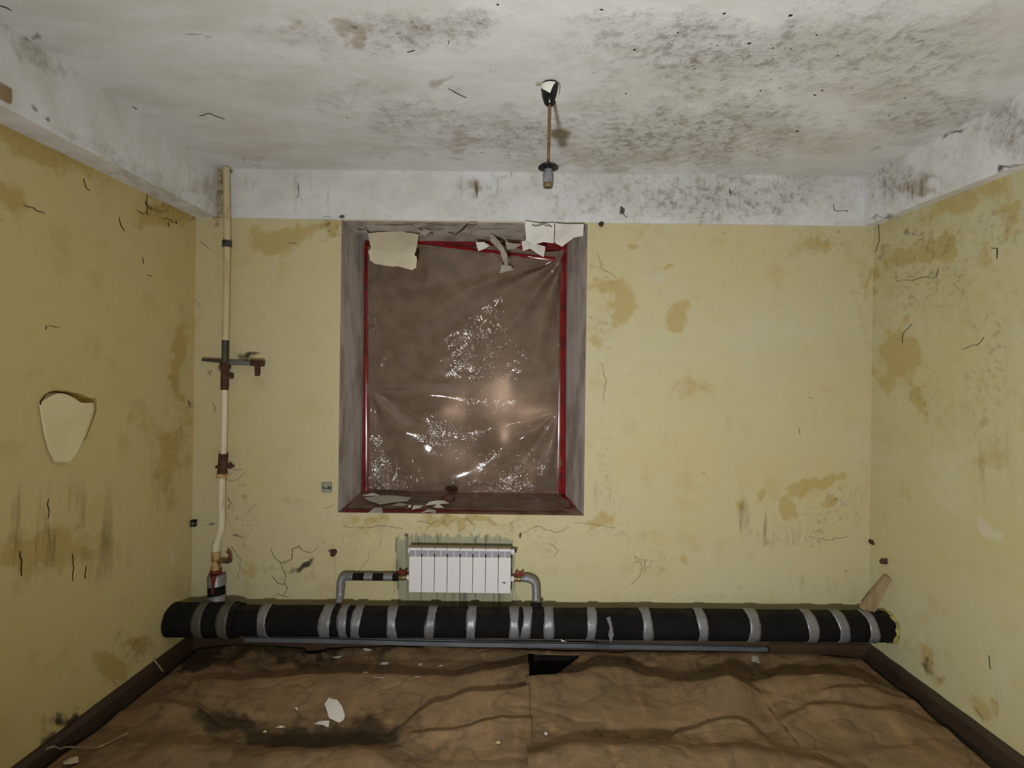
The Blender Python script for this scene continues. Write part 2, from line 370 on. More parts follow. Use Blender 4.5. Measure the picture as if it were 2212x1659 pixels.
# --- back wall
def back_masks(u, v):
    och = blobs(u, v, [(1335, 670, 55, 75, 1), (1300, 625, 40, 25, .9), (1470, 675, 40, 35, .7), (1370, 525, 18, 10, .8), (1440, 578, 26, 8, .6, -20),
        (1760, 1045, 120, 22, .9), (1700, 1085, 22, 50, .8), (1640, 1075, 22, 25, .8), (1790, 1085, 25, 18, .7), (1590, 1100, 16, 25, .7),
        (600, 515, 130, 38, .75), (700, 495, 40, 25, .9), (1480, 490, 240, 12, .5), (1780, 530, 110, 30, .5), (1880, 600, 14, 90, .6),
        (1480, 850, 150, 50, .35), (1290, 740, 24, 25, .5), (700, 1260, 90, 40, .35), (1300, 1130, 60, 22, .7), (800, 1130, 80, 18, .6), (1000, 1128, 160, 14, .7),
        (1480, 1205, 22, 34, .5), (530, 1240, 30, 60, .45), (640, 1085, 40, 12, .4)])
    rough = blobs(u, v, [(1000, 1130, 300, 26, 1), (1300, 720, 50, 60, .9), (1800, 1110, 110, 70, .8), (1330, 1150, 160, 16, .6), (620, 1230, 130, 70, .55),
        (520, 1120, 50, 150, .7), (1800, 520, 120, 50, .6), (1870, 650, 30, 200, .5), (1410, 1215, 60, 45, .7), (1290, 580, 40, 120, .5), (700, 500, 50, 40, 1),
        (1700, 1160, 180, 16, .7), (1310, 1010, 40, 140, .5), (760, 1180, 100, 40, .6), (1180, 1190, 70, 60, .6), (440, 650, 24, 60, .7), (1500, 1300, 400, 30, .35)], 0.5)
    rough = np.maximum(rough, 0.10)
    dirt = blobs(u, v, [(655, 1217, 46, 17, 1, -28), (722, 1192, 14, 9, .9), (530, 772, 44, 12, .85, -12), (483, 1005, 14, 40, .8), (505, 1005, 22, 10, .6),
        (487, 745, 9, 30, .55), (480, 800, 26, 14, .7, 30), (448, 1131, 30, 7, .75, 6), (1120, 1158, 6, 12, .9), (882, 1152, 10, 9, .9), (700, 490, 16, 14, .75), (735, 478, 8, 22, .6),
        (430, 655, 8, 8, .7), (457, 800, 9, 9, .6), (1885, 1168, 7, 7, .8), (500, 540, 8, 8, .5), (1830, 1233, 8, 5, .6), (1780, 1275, 22, 6, .45), (512, 1160, 20, 4, .7), (1298, 484, 7, 12, .8),
        (1816, 500, 6, 12, .6), (1662, 860, 5, 5, .6), (1524, 1020, 4, 5, .6), (1300, 876, 5, 5, .5), (466, 478, 12, 20, .6), (1880, 520, 9, 60, .35), (424, 560, 7, 60, .35)], 0.35, 16)
    pale = blobs(u, v, [(1600, 700, 300, 220, .5), (1330, 950, 60, 200, .4), (1420, 605, 40, 25, .6), (1800, 1090, 60, 30, .6), (1350, 800, 20, 16, .8), (1870, 900, 14, 300, .45), (1700, 560, 120, 40, .4)], 0.5, 70)
    runs = blobs(u, v, [(1650, 1140, 120, 40, .8), (1300, 1070, 50, 60, .6), (1590, 1110, 30, 40, .7), (850, 1170, 30, 40, .8), (1780, 1270, 150, 40, .5), (700, 1240, 100, 30, .3)], 0.3)
    green = np.maximum(sst(u, 825, 885) * (1 - sst(u, 1080, 1140)) * sst(v, 1130, 1185) * (1 - sst(v, 1500, 1510)), 0)
    green = np.clip(green * 0.9, 0, 1)
    return (och, rough, dirt), (pale, runs, green)
def back_disp(x, z, rough):
    return -(0.004 * (fbm(x * 1.6, z * 1.6, 3) - 0.5) + rough * 0.007 * (ridged(x * 14, z * 14, 3) - 0.6))
xs = steps((XL, OL, .014), (OL, OR, .014), (OR, XR, .014)); zs = steps((0, OB, .014), (OB, OT, .02), (OT, ZB, .007))
X, Z = np.meshgrid(xs, zs, indexing='ij')
U, V = project(X, X * 0, Z); mk, mk2 = back_masks(U, V)
Yd = back_disp(X, Z, mk[1])
edge = np.minimum(np.minimum(X - XL, XR - X), np.minimum(Z, ZB - Z)); Yd *= sst(edge, 0, 0.03)
xm = (xs[:-1] + xs[1:]) / 2; zm = (zs[:-1] + zs[1:]) / 2
drop = ((xm[:, None] > OL) & (xm[:, None] < OR)) & ((zm[None, :] > OB) & (zm[None, :] < OT))
wall_back = surface('wall_back', np.stack([X, Yd, Z], -1), mk, mk2, M['wall_back'], drop=drop, kind='structure', label='yellow peeling back wall with the window opening and the radiator')

# --- window reveal (the opening splays inwards), sill
def quad_grid(a, b, c, d, n=30, m=10, amp=0.004, sc=9):
    a, b, c, d = [np.array(p, float) for p in (a, b, c, d)]
    s, t = np.meshgrid(np.linspace(0, 1, n), np.linspace(0, 1, m), indexing='ij')
    p = (a * (1 - s)[..., None] + b * s[..., None]) * (1 - t)[..., None] + (d * (1 - s)[..., None] + c * s[..., None]) * t[..., None]
    nrm = np.cross(b - a, d - a); nrm /= np.linalg.norm(nrm)
    L = np.linalg.norm(b - a); W = np.linalg.norm(d - a)
    h = (fbm(s * L * sc, t * W * sc + 7, 4) - 0.5) * amp * sst(np.minimum(np.minimum(s, 1 - s) * L, np.minimum(t, 1 - t) * W), 0, .02)
    return p + h[..., None] * nrm
for pts in (quad_grid((OL, 0, OB), (OL, 0, OT), (IL, YI, IT), (IL, YI, IB), 60, 14),
            quad_grid((OR, 0, OT), (OR, 0, OB), (IR, YI, IB), (IR, YI, IT), 60, 14),
            quad_grid((OL, 0, OT), (OR, 0, OT), (IR, YI, IT), (IL, YI, IT), 60, 14, 0.012, 12)):
    surface('window_reveal', pts, None, None, M['reveal'], wall_back)
sill = surface('window_sill', quad_grid((OR, -0.004, OB), (OL, -0.004, OB), (IL, YI, IB), (IR, YI, IB), 50, 14, 0.003), None, None, M['sill'], wall_back)
sill['label'] = 'brown and red painted window sill'
def sill_z(y): return OB + (IB - OB) * np.clip(y / YI, 0, 1)

# --- left, right and rear walls
def left_masks(u, v):
    och = blobs(u, v, [(60, 300, 260, 60, .9, 25), (360, 470, 80, 40, .9), (390, 800, 26, 190, .75), (360, 1000, 60, 140, .6), (120, 1190, 190, 70, .65), (250, 1440, 50, 60, 1, -38), (20, 420, 50, 60, .6), (320, 900, 60, 60, .4), (300, 1390, 30, 26, .9)])
    rough = np.maximum(blobs(u, v, [(370, 440, 90, 50, .9), (150, 320, 160, 40, .5), (380, 900, 40, 200, .5), (290, 1400, 60, 40, .8), (170, 1560, 90, 50, .9), (350, 1010, 80, 60, .4)]), 0.07)
    dirt = blobs(u, v, [(155, 1545, 50, 32, .95, -40), (120, 1610, 50, 20, .7, -38), (415, 470, 24, 34, .6), (350, 450, 60, 10, .55, 28), (150, 320, 200, 8, .5, 28), (415, 880, 8, 30, .5), (260, 1470, 60, 20, .3), (170, 735, 6, 7, .6), (408, 870, 6, 12, .6), (60, 610, 10, 14, .3)], 0.4, 24)
    pale = blobs(u, v, [(372, 1215, 9, 26, 1, 12), (220, 1460, 16, 30, .6), (100, 1240, 80, 20, .3)], 0.3)
    runs = blobs(u, v, [(110, 1150, 220, 140, .9), (330, 1100, 60, 200, .35), (90, 1580, 40, 60, .6)], 0.4, 60)
    return (och, rough, dirt), (pale, runs, np.zeros_like(u))
def right_masks(u, v):
    och = blobs(u, v, [(1945, 770, 70, 90, 1, 35), (1985, 860, 22, 90, .8), (2010, 535, 70, 40, .85), (1950, 560, 50, 40, .7), (2080, 430, 160, 50, .6, -18), (1890, 620, 22, 120, .6), (2120, 560, 40, 60, .5), (2140, 1000, 70, 60, .4),
        (2060, 960, 30, 50, .4), (2000, 1420, 60, 30, .8, 38), (2130, 1520, 60, 40, .9, 38), (1960, 1060, 40, 60, .4), (2170, 470, 40, 60, .5)])
    rough = np.maximum(blobs(u, v, [(2010, 600, 160, 120, .9), (2140, 760, 80, 300, .6), (2000, 500, 140, 60, .8), (1980, 660, 80, 30, .8), (2150, 480, 80, 90, .7), (2000, 860, 80, 80, .4), (2010, 1420, 50, 40, .8)]), 0.07)
    dirt = blobs(u, v, [(1914, 1213, 5, 9, 1), (1890, 600, 10, 120, .4), (1905, 545, 30, 30, .5), (1960, 490, 90, 10, .5, -22), (2005, 1440, 60, 14, .6, 36), (2130, 1540, 90, 16, .5, 36), (2150, 540, 5, 24, .6), (1886, 1170, 9, 8, .9), (2110, 1080, 6, 6, .6), (2137, 1430, 3, 16, .6)], 0.4, 24)
    pale = blobs(u, v, [(2150, 1140, 80, 40, .6, 15), (2060, 1040, 120, 160, .5), (2150, 640, 60, 60, .5), (1990, 960, 40, 120, .4)], 0.4, 70)  # first blob: soft reflected glow painted into the wall colour
    runs = blobs(u, v, [(2150, 1000, 80, 140, .3), (2150, 1530, 50, 50, .5), (1990, 430, 40, 30, .3)], 0.3)
    return (och, rough, dirt), (pale, runs, np.zeros_like(u))
ys = steps((YR, -2.0, .12), (-2.0, 0, .013)); zs = steps((0, ZB, .014))
Yg, Z = np.meshgrid(ys, zs, indexing='ij')
def side(name, left, masks, mat, label):
    X0 = xl(Yg, Z) if left else xr(Yg)
    U, V = project(X0, Yg, Z); mk, mk2 = masks(U, V)
    d = (0.006 * (fbm(Yg * 1.6 + 40 * left, Z * 1.6, 3) - 0.5) + mk[1] * 0.007 * (ridged(Yg * 14 + 5, Z * 14, 3) - 0.6))
    e = np.minimum(np.minimum(-Yg, Yg - YR), np.minimum(Z, ZB - Z)); d *= sst(e, 0, 0.03)
    Xs = X0 + d * (1 if left else -1)
    pts = np.stack([Xs, Yg, Z], -1)
    if left: pts = pts[::-1]; mk = [k[::-1] for k in mk]; mk2 = [k[::-1] for k in mk2]
    return surface(name, pts, mk, mk2, mat, kind='structure', label=label)
wall_left = side('wall_left', True, left_masks, M['wall_left'], 'dull ochre left wall with a peeled flap of paint')
wall_right = side('wall_right', False, right_masks, M['wall_right'], 'pale yellow right wall with blotchy damp marks')
wall_rear = MB().box((XL - .1, YR - .1, 0), (float(xr(np.array(YR))) + .1, YR, ZC)).build('wall_rear', M['flake_yellow'])
tag(wall_rear, 'yellow wall behind the camera', kind='structure')

# --- ceiling
def ceil_masks(u, v):
    och = blobs(u, v, [(640, 60, 60, 26, .7), (760, 70, 60, 40, .8), (900, 60, 120, 40, .6), (600, 130, 40, 10, .5), (420, 75, 50, 9, .7), (1205, 300, 20, 14, .0), (950, 250, 80, 30, .5), (1000, 300, 120, 40, .55),
        (1350, 330, 260, 40, .6), (1500, 300, 100, 30, .5), (1700, 300, 80, 26, .6), (800, 220, 100, 12, .5), (950, 180, 40, 14, .7), (1500, 20, 60, 16, .5), (1380, 105, 40, 8, .6), (1600, 330, 200, 30, .4), (700, 250, 90, 16, .3), (1480, 265, 30, 14, .7),
        (900, 335, 350, 20, .45), (1300, 355, 350, 18, .55), (560, 345, 120, 16, .5), (1720, 190, 90, 30, .4)], 0.6, 30)
    rough = blobs(u, v, [(900, 60, 220, 60, .9), (1600, 120, 420, 110, 1), (1900, 100, 360, 150, .75), (1500, 280, 420, 110, .95), (1150, 290, 330, 80, .8), (1350, 60, 220, 60, .6), (900, 240, 150, 60, .6), (2000, 250, 200, 80, .7), (650, 80, 120, 50, .5), (750, 200, 180, 30, .4)], 0.6, 60)
    rough = np.maximum(rough, 0.05)
    dirt = blobs(u, v, [(415, 74, 24, 6, .55), (760, 60, 16, 9, .6), (1110, 440, 1, 1, .1), (1900, 330, 60, 12, .45, -28), (75, 75, 26, 16, .6, 45), (1760, 365, 140, 8, .4), (1000, 280, 40, 10, .4), (140, 150, 70, 10, .5, 40), (860, 310, 30, 8, .4), (1190, 180, 30, 7, .75)], 0.5, 14)
    return (och, rough, dirt), (np.zeros_like(u), np.zeros_like(u), np.zeros_like(u))
LW, RW = 0.15, 0.075      # how far the side beams stand out from the walls
xs = steps((XL, XR + .08, .013)); ys = steps((YR, -1.9, .12), (-1.9, 0.0, .012))
X, Yg = np.meshgrid(xs, ys, indexing='ij')
U, V = project(X, Yg, X * 0 + ZC); mk, mk2 = ceil_masks(U, V)
def ceil_h(x, y, rough): return 0.012 * (fbm(x * 1.3, y * 1.3, 3) - 0.5) + rough * 0.010 * (ridged(x * 12, y * 16, 4) - 0.6)
Zc = ZC + ceil_h(X, Yg, mk[1])
ceiling = surface('ceiling', np.stack([X, Yg, Zc], -1)[:, ::-1], [k[:, ::-1] for k in mk], [k[:, ::-1] for k in mk2], M['white'], kind='structure', label='flaking whitewashed ceiling with brown damp marks')

# --- beams round the top of the walls
def beam_masks(u, v, which):
    z = np.zeros_like(u)
    if which == 'back':
        och = blobs(u, v, [(1030, 395, 40, 20, .7), (1100, 390, 30, 14, .6), (545, 400, 14, 18, .6), (1250, 385, 300, 10, .4), (640, 400, 10, 16, .5)], .5, 20)
        rough = np.maximum(blobs(u, v, [(1560, 425, 380, 90, .95), (1250, 420, 160, 80, .6), (1050, 420, 90, 70, .5)], .4), 0.12)
        dirt = blobs(u, v, [(1576, 415, 4, 10, .8), (1347, 455, 8, 12, .9), (645, 408, 5, 20, .6), (500, 375, 16, 14, .7), (548, 395, 5, 14, .6), (700, 470, 40, 6, .5), (735, 470, 12, 8, .9), (1200, 372, 400, 3, .4), (1820, 478, 40, 6, .4), (1090, 470, 4, 4, .6)], .5, 12)
        runs = blobs(u, v, [(1030, 400, 60, 34, .95), (1095, 395, 50, 30, .8), (650, 420, 120, 60, .35), (1500, 420, 300, 60, .25), (545, 400, 30, 40, .4)], .4, 30)
    elif which == 'left':
        och = blobs(u, v, [(60, 70, 60, 30, .6, 40), (160, 170, 30, 60, .5), (440, 400, 60, 50, .6), (350, 330, 60, 30, .3)], .5, 30)
        rough = np.maximum(blobs(u, v, [(80, 110, 120, 30, .7, 40), (470, 420, 40, 70, .5), (300, 380, 300, 20, .6, 32)], .5), 0.08)
        dirt = blobs(u, v, [(70, 240, 16, 12, .7), (100, 253, 12, 9, .7), (245, 332, 6, 6, .7), (205, 312, 7, 6, .6), (400, 420, 90, 6, .4, 30), (150, 300, 200, 6, .35, 28), (60, 75, 24, 14, .5, 45)], .5, 14)
        runs = blobs(u, v, [(155, 180, 24, 60, .6), (400, 380, 60, 40, .3)], .3)
    else:
        och = blobs(u, v, [(1980, 410, 60, 40, .8), (2190, 310, 24, 50, .7), (1930, 370, 60, 30, .5), (1890, 440, 40, 50, .4)], .5, 20)
        rough = np.maximum(blobs(u, v, [(1930, 390, 90, 60, 1), (2170, 280, 90, 90, .95), (2060, 340, 80, 40, .3)], .4), 0.15)
        dirt = blobs(u, v, [(2060, 285, 50, 8, .75, -30), (2170, 370, 70, 7, .7, -24), (1900, 470, 70, 8, .55, -18), (2150, 215, 60, 20, .5, -25), (1920, 365, 40, 12, .5)], .5, 14)
        runs = blobs(u, v, [(1980, 410, 60, 40, .8), (2180, 320, 50, 60, .8), (1920, 400, 60, 50, .5)], .3)
    return (och, rough, dirt), (z, runs, z)
def beam(name, prof, along, fn, which, label):
    """prof: points of the cross-section (offset, z); fn(offset, t) -> x, y"""
    pr = []
    for i in range(len(prof) - 1):
        a, b = np.array(prof[i], float), np.array(prof[i + 1], float); n = max(2, int(np.linalg.norm(b - a) / .012))
        pr += [a + (b - a) * k / n for k in range(n)]
    pr.append(np.array(prof[-1], float)); pr = np.array(pr)
    T, O = np.meshgrid(along, pr[:, 0], indexing='ij'); _, Zz = np.meshgrid(along, pr[:, 1], indexing='ij')
    x, y = fn(O, T); U, V = project(x, y, Zz); mk, mk2 = beam_masks(U, V, which)
    w = mk[1] * 0.010 * (ridged(T * 13, Zz * 13 + O * 13, 3) - 0.55) + 0.010 * (fbm(T * 3, Zz * 3 + 9, 3) - 0.5)
    w = w * sst(np.abs(O), 0, 0.02)
    x, y = fn(O + w, T)
    zz = Zz - np.where(np.abs(Zz - prof[0][1]) < 1e-6, 0, 0) + 0.006 * (fbm(T * 9, O * 9, 3) - 0.5) * (Zz < ZC - .02) * sst(np.abs(O), 0.0, 0.012)
    return surface(name, np.stack([x, y, zz], -1), mk, mk2, M['white'], kind='structure', label=label)
beam('trim_1', [(0.0, ZB - 0.002), (0.012, ZB), (0.014, ZC + .012)], steps((XL, XR, .013)), lambda o, t: (t, -o), 'back', 'whitewashed beam above the window')
beam('trim_2', [(0.0, ZB + 0.0), (LW, ZB), (LW, ZC + .012)], steps((0, -1.9, .013), (-1.9, YR, .12)), lambda o, t: (XL + o, t), 'left', 'whitewashed beam along the left wall')
beam('trim_3', [(0.0, ZB + 0.0), (RW, ZB), (RW, ZC + .012)][::-1], steps((0, -1.9, .013), (-1.9, YR, .12)), lambda o, t: (xr(t) - o, t), 'right', 'whitewashed beam along the right wall')

# --- floor with a square hole
HX0, HX1, HY0, HY1 = 0.075, 0.56, -0.295, -0.075
f = MB()
fx = [XL - .1, HX0, HX1, XR + .2]; fy = [YR - .1, HY0, HY1, 0.1]
for i in range(3):
    for j in range(3):
        if i == 1 and j == 1: continue
        f.add([(fx[i], fy[j], 0), (fx[i + 1], fy[j], 0), (fx[i + 1], fy[j + 1], 0), (fx[i], fy[j + 1], 0)], [(0, 1, 2, 3)])
b = -0.32
f.add([(HX0, HY0, 0), (HX1, HY0, 0), (HX1, HY1, 0), (HX0, HY1, 0), (HX0, HY0, b), (HX1, HY0, b), (HX1, HY1, b), (HX0, HY1, b)],
      [(0, 4, 5, 1)[::-1], (1, 5, 6, 2)[::-1], (2, 6, 7, 3)[::-1], (3, 7, 4, 0)[::-1], (4, 5, 6, 7)])
floor = f.build('floor', M['concrete']); tag(floor, 'dark subfloor with a square hole by the wall', kind='structure')

# --- baseboards
def board_run(name, a, b, w, h, mat, label, inward):
    m = MB(); n = 40; vs = []; fs = []
    a = Vector(a); b = Vector(b)
    for i in range(n + 1):
        p = a.lerp(b, i / n); k = 0.004 * (random.random() - .5)
        q = Vector(inward) * (w + k)
        zt = h + 0.003 * (random.random() - .5)
        vs += [p + Vector((0, 0, 0)), p + q, p + q + Vector((0, 0, zt * .8)), p + q * .6 + Vector((0, 0, zt)), p + Vector((0, 0, zt))]
    for i in range(n):
        for k in range(5): fs.append((i * 5 + k, i * 5 + (k + 1) % 5, i * 5 + 5 + (k + 1) % 5, i * 5 + 5 + k))
    fs += [(0, 1, 2, 3, 4), tuple(range(n * 5 + 4, n * 5 - 1, -1))]
    o = m.add(vs, fs).build(name, mat); tag(o, label, kind='structure'); return o
board_run('baseboard_left', (XL - .104, -2.0, 0), (XL, -0.02, 0), .040, .095, M['wood_side'], 'dark brown baseboard along the left wall', (1, 0, 0))
board_run('baseboard_right', (float(xr(np.array(-2.0))), -2.0, 0), (XR, -0.02, 0), .045, .095, M['wood_side'], 'dark brown baseboard along the right wall', (-1, 0, 0))
board_run('baseboard_back', (XL, 0, 0), (XR, 0, 0), .03, .105, M['wood'], 'brown board along the foot of the back wall', (0, -1, 0))

# --- cracks and pits in the plaster (dark, narrow, they follow the surface)
def ribbon(pts, wid, nrm):
    m = MB(); vs = []; fs = []; n = len(pts); nrm = Vector(nrm)
    for i, p in enumerate(pts):
        t = (pts[min(i + 1, n - 1)] - pts[max(i - 1, 0)]).normalized(); s = t.cross(nrm).normalized()
        w = wid * (0.25 + 0.75 * math.sin(math.pi * (i + .4) / (n - .2))) * (0.7 + .6 * random.random())
        vs += [p + s * w / 2 - nrm * .003, p + nrm * .0016, p - s * w / 2 - nrm * .003]
    for i in range(n - 1):
        fs += [(3 * i, 3 * i + 1, 3 * i + 4, 3 * i + 3), (3 * i + 1, 3 * i + 2, 3 * i + 5, 3 * i + 4)]
    return m.add(vs, fs)
def crack(parent, px, plane, wid=.006, mat='crack', lift=.002):
    if plane == 'back': pts = [P(u, v, 0) for u, v in px]; n = (0, -1, 0)
    elif plane == 'left':
        pts = [PX(u, v, XL) for u, v in px]; n = (1, 0, 0)
        for _ in range(3): pts = [PX(u, v, float(xl(np.array(p.y), np.array(p.z)))) for (u, v), p in zip(px, pts)]
    elif plane == 'right': pts = [PX(u, v, XR + .025) for u, v in px]; n = (-1, 0, 0)
    elif plane == 'beam': pts = [P(u, v, -.014) for u, v in px]; n = (0, -1, 0)
    elif plane == 'top': pts = [PZ(u, v, 2.735) for u, v in px]; n = (0, 0, -1)
    else: pts = [PZ(u, v, ZC) for u, v in px]; n = (0, 0, -1)
    fine = []
    for a_, b_ in zip(pts[:-1], pts[1:]):
        L_ = (b_ - a_).length; k_ = max(2, int(L_ / .018))
        for i_ in range(k_):
            fine.append(a_.lerp(b_, i_ / k_) + Vector([random.uniform(-1, 1) * min(.006, L_ * .09) for _ in range(3)]))
    pts = fine + [pts[-1]]; q = []; wid *= .62
    for p in pts:
        x, y, z = (np.array([c]) for c in p)
        if plane == 'back':
            u, v = project(x, y, z); d = float(back_disp(x, z, back_masks(u, v)[0][1])[0]); p = Vector((p.x, d - lift, p.z))
        elif plane in ('left', 'right'):
            l = plane == 'left'; u, v = project(x, y, z); r = (left_masks if l else right_masks)(u, v)[0][1]
            d = float((0.006 * (fbm(y * 1.6 + 40 * l, z * 1.6, 3) - 0.5) + r * 0.007 * (ridged(y * 14 + 5, z * 14, 3) - 0.6))[0])
            x0 = float(xl(y, z)[0]) if l else float(xr(y)[0]); p = Vector((x0 + (d + lift) * (1 if l else -1), p.y, p.z))
        elif plane == 'ceil':
            u, v = project(x, y, z); p = Vector((p.x, p.y, ZC + float(ceil_h(x, y, ceil_masks(u, v)[0][1])[0]) - lift))
        else: p = p + Vector(n) * (lift + .004)
        j = Vector((random.uniform(-1, 1), random.uniform(-1, 1), random.uniform(-1, 1))) * wid * .25
        nn = Vector(n); q.append(p + j - nn * j.dot(nn))
    return ribbon(q, wid, n).build('crack', M[mat], parent)
for px, w in [([(585, 1185), (590, 1200), (607, 1216), (630, 1208), (632, 1186), (645, 1180), (660, 1192), (676, 1195), (690, 1178)], .008), ([(607, 1216), (615, 1240), (617, 1262), (600, 1258), (586, 1243)], .008),
              ([(617, 1262), (622, 1272), (612, 1285)], .006), ([(588, 1288), (600, 1284), (625, 1290)], .004), ([(430, 522), (442, 530), (456, 538)], .007), ([(622, 524), (632, 526), (640, 524)], .004),
              ([(495, 1010), (505, 1014), (525, 1014)], .004), ([(478, 1030), (500, 1040), (520, 1030), (530, 1020)], .003), ([(500, 1155), (515, 1158), (532, 1161)], .005), ([(486, 1290), (510, 1286), (526, 1288)], .004),
              ([(493, 1075), (497, 1085), (492, 1100)], .006), ([(700, 1100), (720, 1090)], .004), ([(458, 870), (466, 880), (462, 892)], .005), ([(448, 800), (455, 812)], .006), ([(1300, 785), (1308, 820), (1303, 872)], .004),
              ([(1725, 925), (1728, 938)], .004), ([(1745, 858), (1758, 860)], .004), ([(1515, 1018), (1524, 1024)], .004)]:
    crack(wall_back, px, 'back', w)
for px, w in [([(740, 1135), (780, 1140), (830, 1136), (870, 1142)], .005), ([(1130, 1150), (1160, 1135), (1200, 1150), (1230, 1138)], .006), ([(1010, 1122), (1025, 1135), (1022, 1150)], .006), ([(1185, 1170), (1205, 1190), (1195, 1205)], .005),
              ([(1370, 1200), (1390, 1225), (1380, 1250), (1360, 1262)], .004), ([(1368, 1205), (1395, 1210), (1392, 1238)], .004), ([(1750, 1160), (1790, 1166), (1830, 1158)], .004), ([(1290, 545), (1300, 580), (1330, 600)], .004),
              ([(800, 1190), (788, 1220), (770, 1240)], .004), ([(500, 1180), (520, 1210), (515, 1250)], .004), ([(900, 1125), (925, 1132), (950, 1126)], .005), ([(1240, 1128), (1290, 1135), (1330, 1140)], .004)]:
    crack(wall_back, px, 'back', w, 'crack_brown')
for px, w in [([(50, 445), (70, 448), (80, 455), (97, 462)], .007), ([(256, 470), (261, 485), (268, 500)], .010), ([(318, 415), (316, 440), (319, 465)], .008), ([(296, 455), (308, 463), (318, 460)], .007), ([(363, 480), (366, 490)], .012), ([(366, 478), (382, 484), (380, 476)], .006),
              ([(180, 385), (185, 405), (193, 412)], .006), ([(308, 555), (309, 570)], .006), ([(318, 594), (330, 596)], .005), ([(98, 712), (100, 705), (130, 706)], .004), ([(45, 1190), (44, 1220), (46, 1245)], .010), ([(155, 1195), (158, 1215), (156, 1255)], .008), ([(183, 1225), (184, 1250)], .008), ([(104, 1080), (103, 1120)], .006),
              ([(350, 470), (372, 476)], .006), ([(405, 865), (412, 880)], .008)]:
    crack(wall_left, px, 'left', w)
for px, w in [([(1945, 608), (1990, 602), (2026, 598), (2030, 582)], .005), ([(2138, 535), (2150, 537), (2152, 560)], .007), ([(2136, 1418), (2138, 1445)], .006), ([(1922, 1320), (1924, 1332)], .006), ([(1905, 480), (1908, 520), (1900, 545)], .006), ([(2075, 755), (2110, 745), (2125, 728)], .004), ([(1955, 740), (1958, 720), (1975, 700)], .004)]:
    crack(wall_right, px, 'right', w)
for px, w in [([(430, 250), (442, 249), (452, 245), (465, 250), (485, 257)], .006), ([(970, 85), (968, 96)], .006), ([(970, 190), (985, 200), (1008, 211)], .005), ([(286, 230), (296, 236)], .008), ([(0, 14), (14, 18), (24, 24)], .006), ([(880, 112), (896, 108)], .004)]:
    crack(ceiling, px, 'ceil', w)
for px, w in [([(1575, 408), (1577, 418), (1576, 424)], .010), ([(1340, 448), (1348, 452), (1346, 460), (1354, 470)], .009), ([(1800, 440), (1802, 455), (1830, 458)], .004), ([(644, 395), (646, 415), (642, 428)], .006)]:
    crack(bpy.data.objects['trim_1'], px, 'beam', w)
def pit(parent, u, v, r, mat='crack'):
    p = PZ(u, v, ZC); x, y = np.array([p.x]), np.array([p.y]); uu, vv = project(x, y, x * 0 + ZC)
    z = ZC + float(ceil_h(x, y, ceil_masks(uu, vv)[0][1])[0]); n = 9; vs = [(p.x, p.y, z - .004)]; fs = []
    for k in range(n):
        a = 2 * math.pi * k / n; q = r * random.uniform(.7, 1.25)
        vs.append((p.x + math.cos(a) * q * 1.3, p.y + math.sin(a) * q, z + .004))
    for k in range(n): fs.append((0, 1 + (k + 1) % n, 1 + k))
    MB().add(vs, fs).build('pit', M[mat], parent)
for u, v, r in [(1075, 9, .008), (1565, 28, .010), (1708, 31, .013), (1464, 70, .006), (1618, 93, .011), (1550, 96, .006), (1764, 74, .008), (1708, 104, .005), (1670, 103, .007), (1555, 133, .005), (1590, 202, .004), (1643, 196, .009), (1760, 206, .011), (1776, 196, .009), (1684, 190, .006), (1722, 284, .012), (1352, 202, .007), (1636, 326, .006),
                (1300, 20, .009), (1955, 212, .007), (1470, 133, .004), (922, 98, .004), (1060, 155, .004), (1665, 172, .005), (1920, 250, .007), (1283, 157, .004), (1370, 107, .009), (1810, 120, .006), (1500, 150, .005), (1670, 125, .005), (1840, 190, .006), (978, 241, .005), (1040, 330, .006), (1100, 336, .006), (750, 253, .006)]:
    pit(ceiling, u, v, r, 'crack' if r > .0055 else 'crack_brown')

# ------------------------------------------------------------------ window frame behind the film
win = bpy.data.objects.new('window_1', None); C.objects.link(win); win.location = ((IL + IR) / 2, YI, IB)
tag(win, 'boarded window with red painted frame', kind='structure')
def bar(a, b, mat, name='frame_bar'): return MB().box(a, b, .004).build(name, M[mat], win)
fw = 0.055
bar((IL - .02, YI, IB), (IL + fw, YI + .06, IT), 'red'); bar((IR - fw, YI, IB), (IR + .02, YI + .06, IT), 'red')
bar((IL + fw, YI, IT - fw), (IR - fw, YI + .06, IT + .01), 'red'); bar((IL + fw, YI, IB - .01), (IR - fw, YI + .06, IB + fw), 'red')
xc = (IL + IR) / 2
for pa, pb, ph in ((IL + fw - .01, xc, 0.0), (xc, IR - fw + .01, 0.0)):
    X, Z = np.meshgrid(np.linspace(pa, pb, 40), np.linspace(IB + .02, IT - .02, 80), indexing='ij')
    surface('window_panel', np.stack([X, YI + .085 - .07 * (fbm(X * 1.9 + ph, Z * 1.9 + ph, 2) - .5), Z], -1) - np.array(win.location), None, None, M['board'], None).parent = win

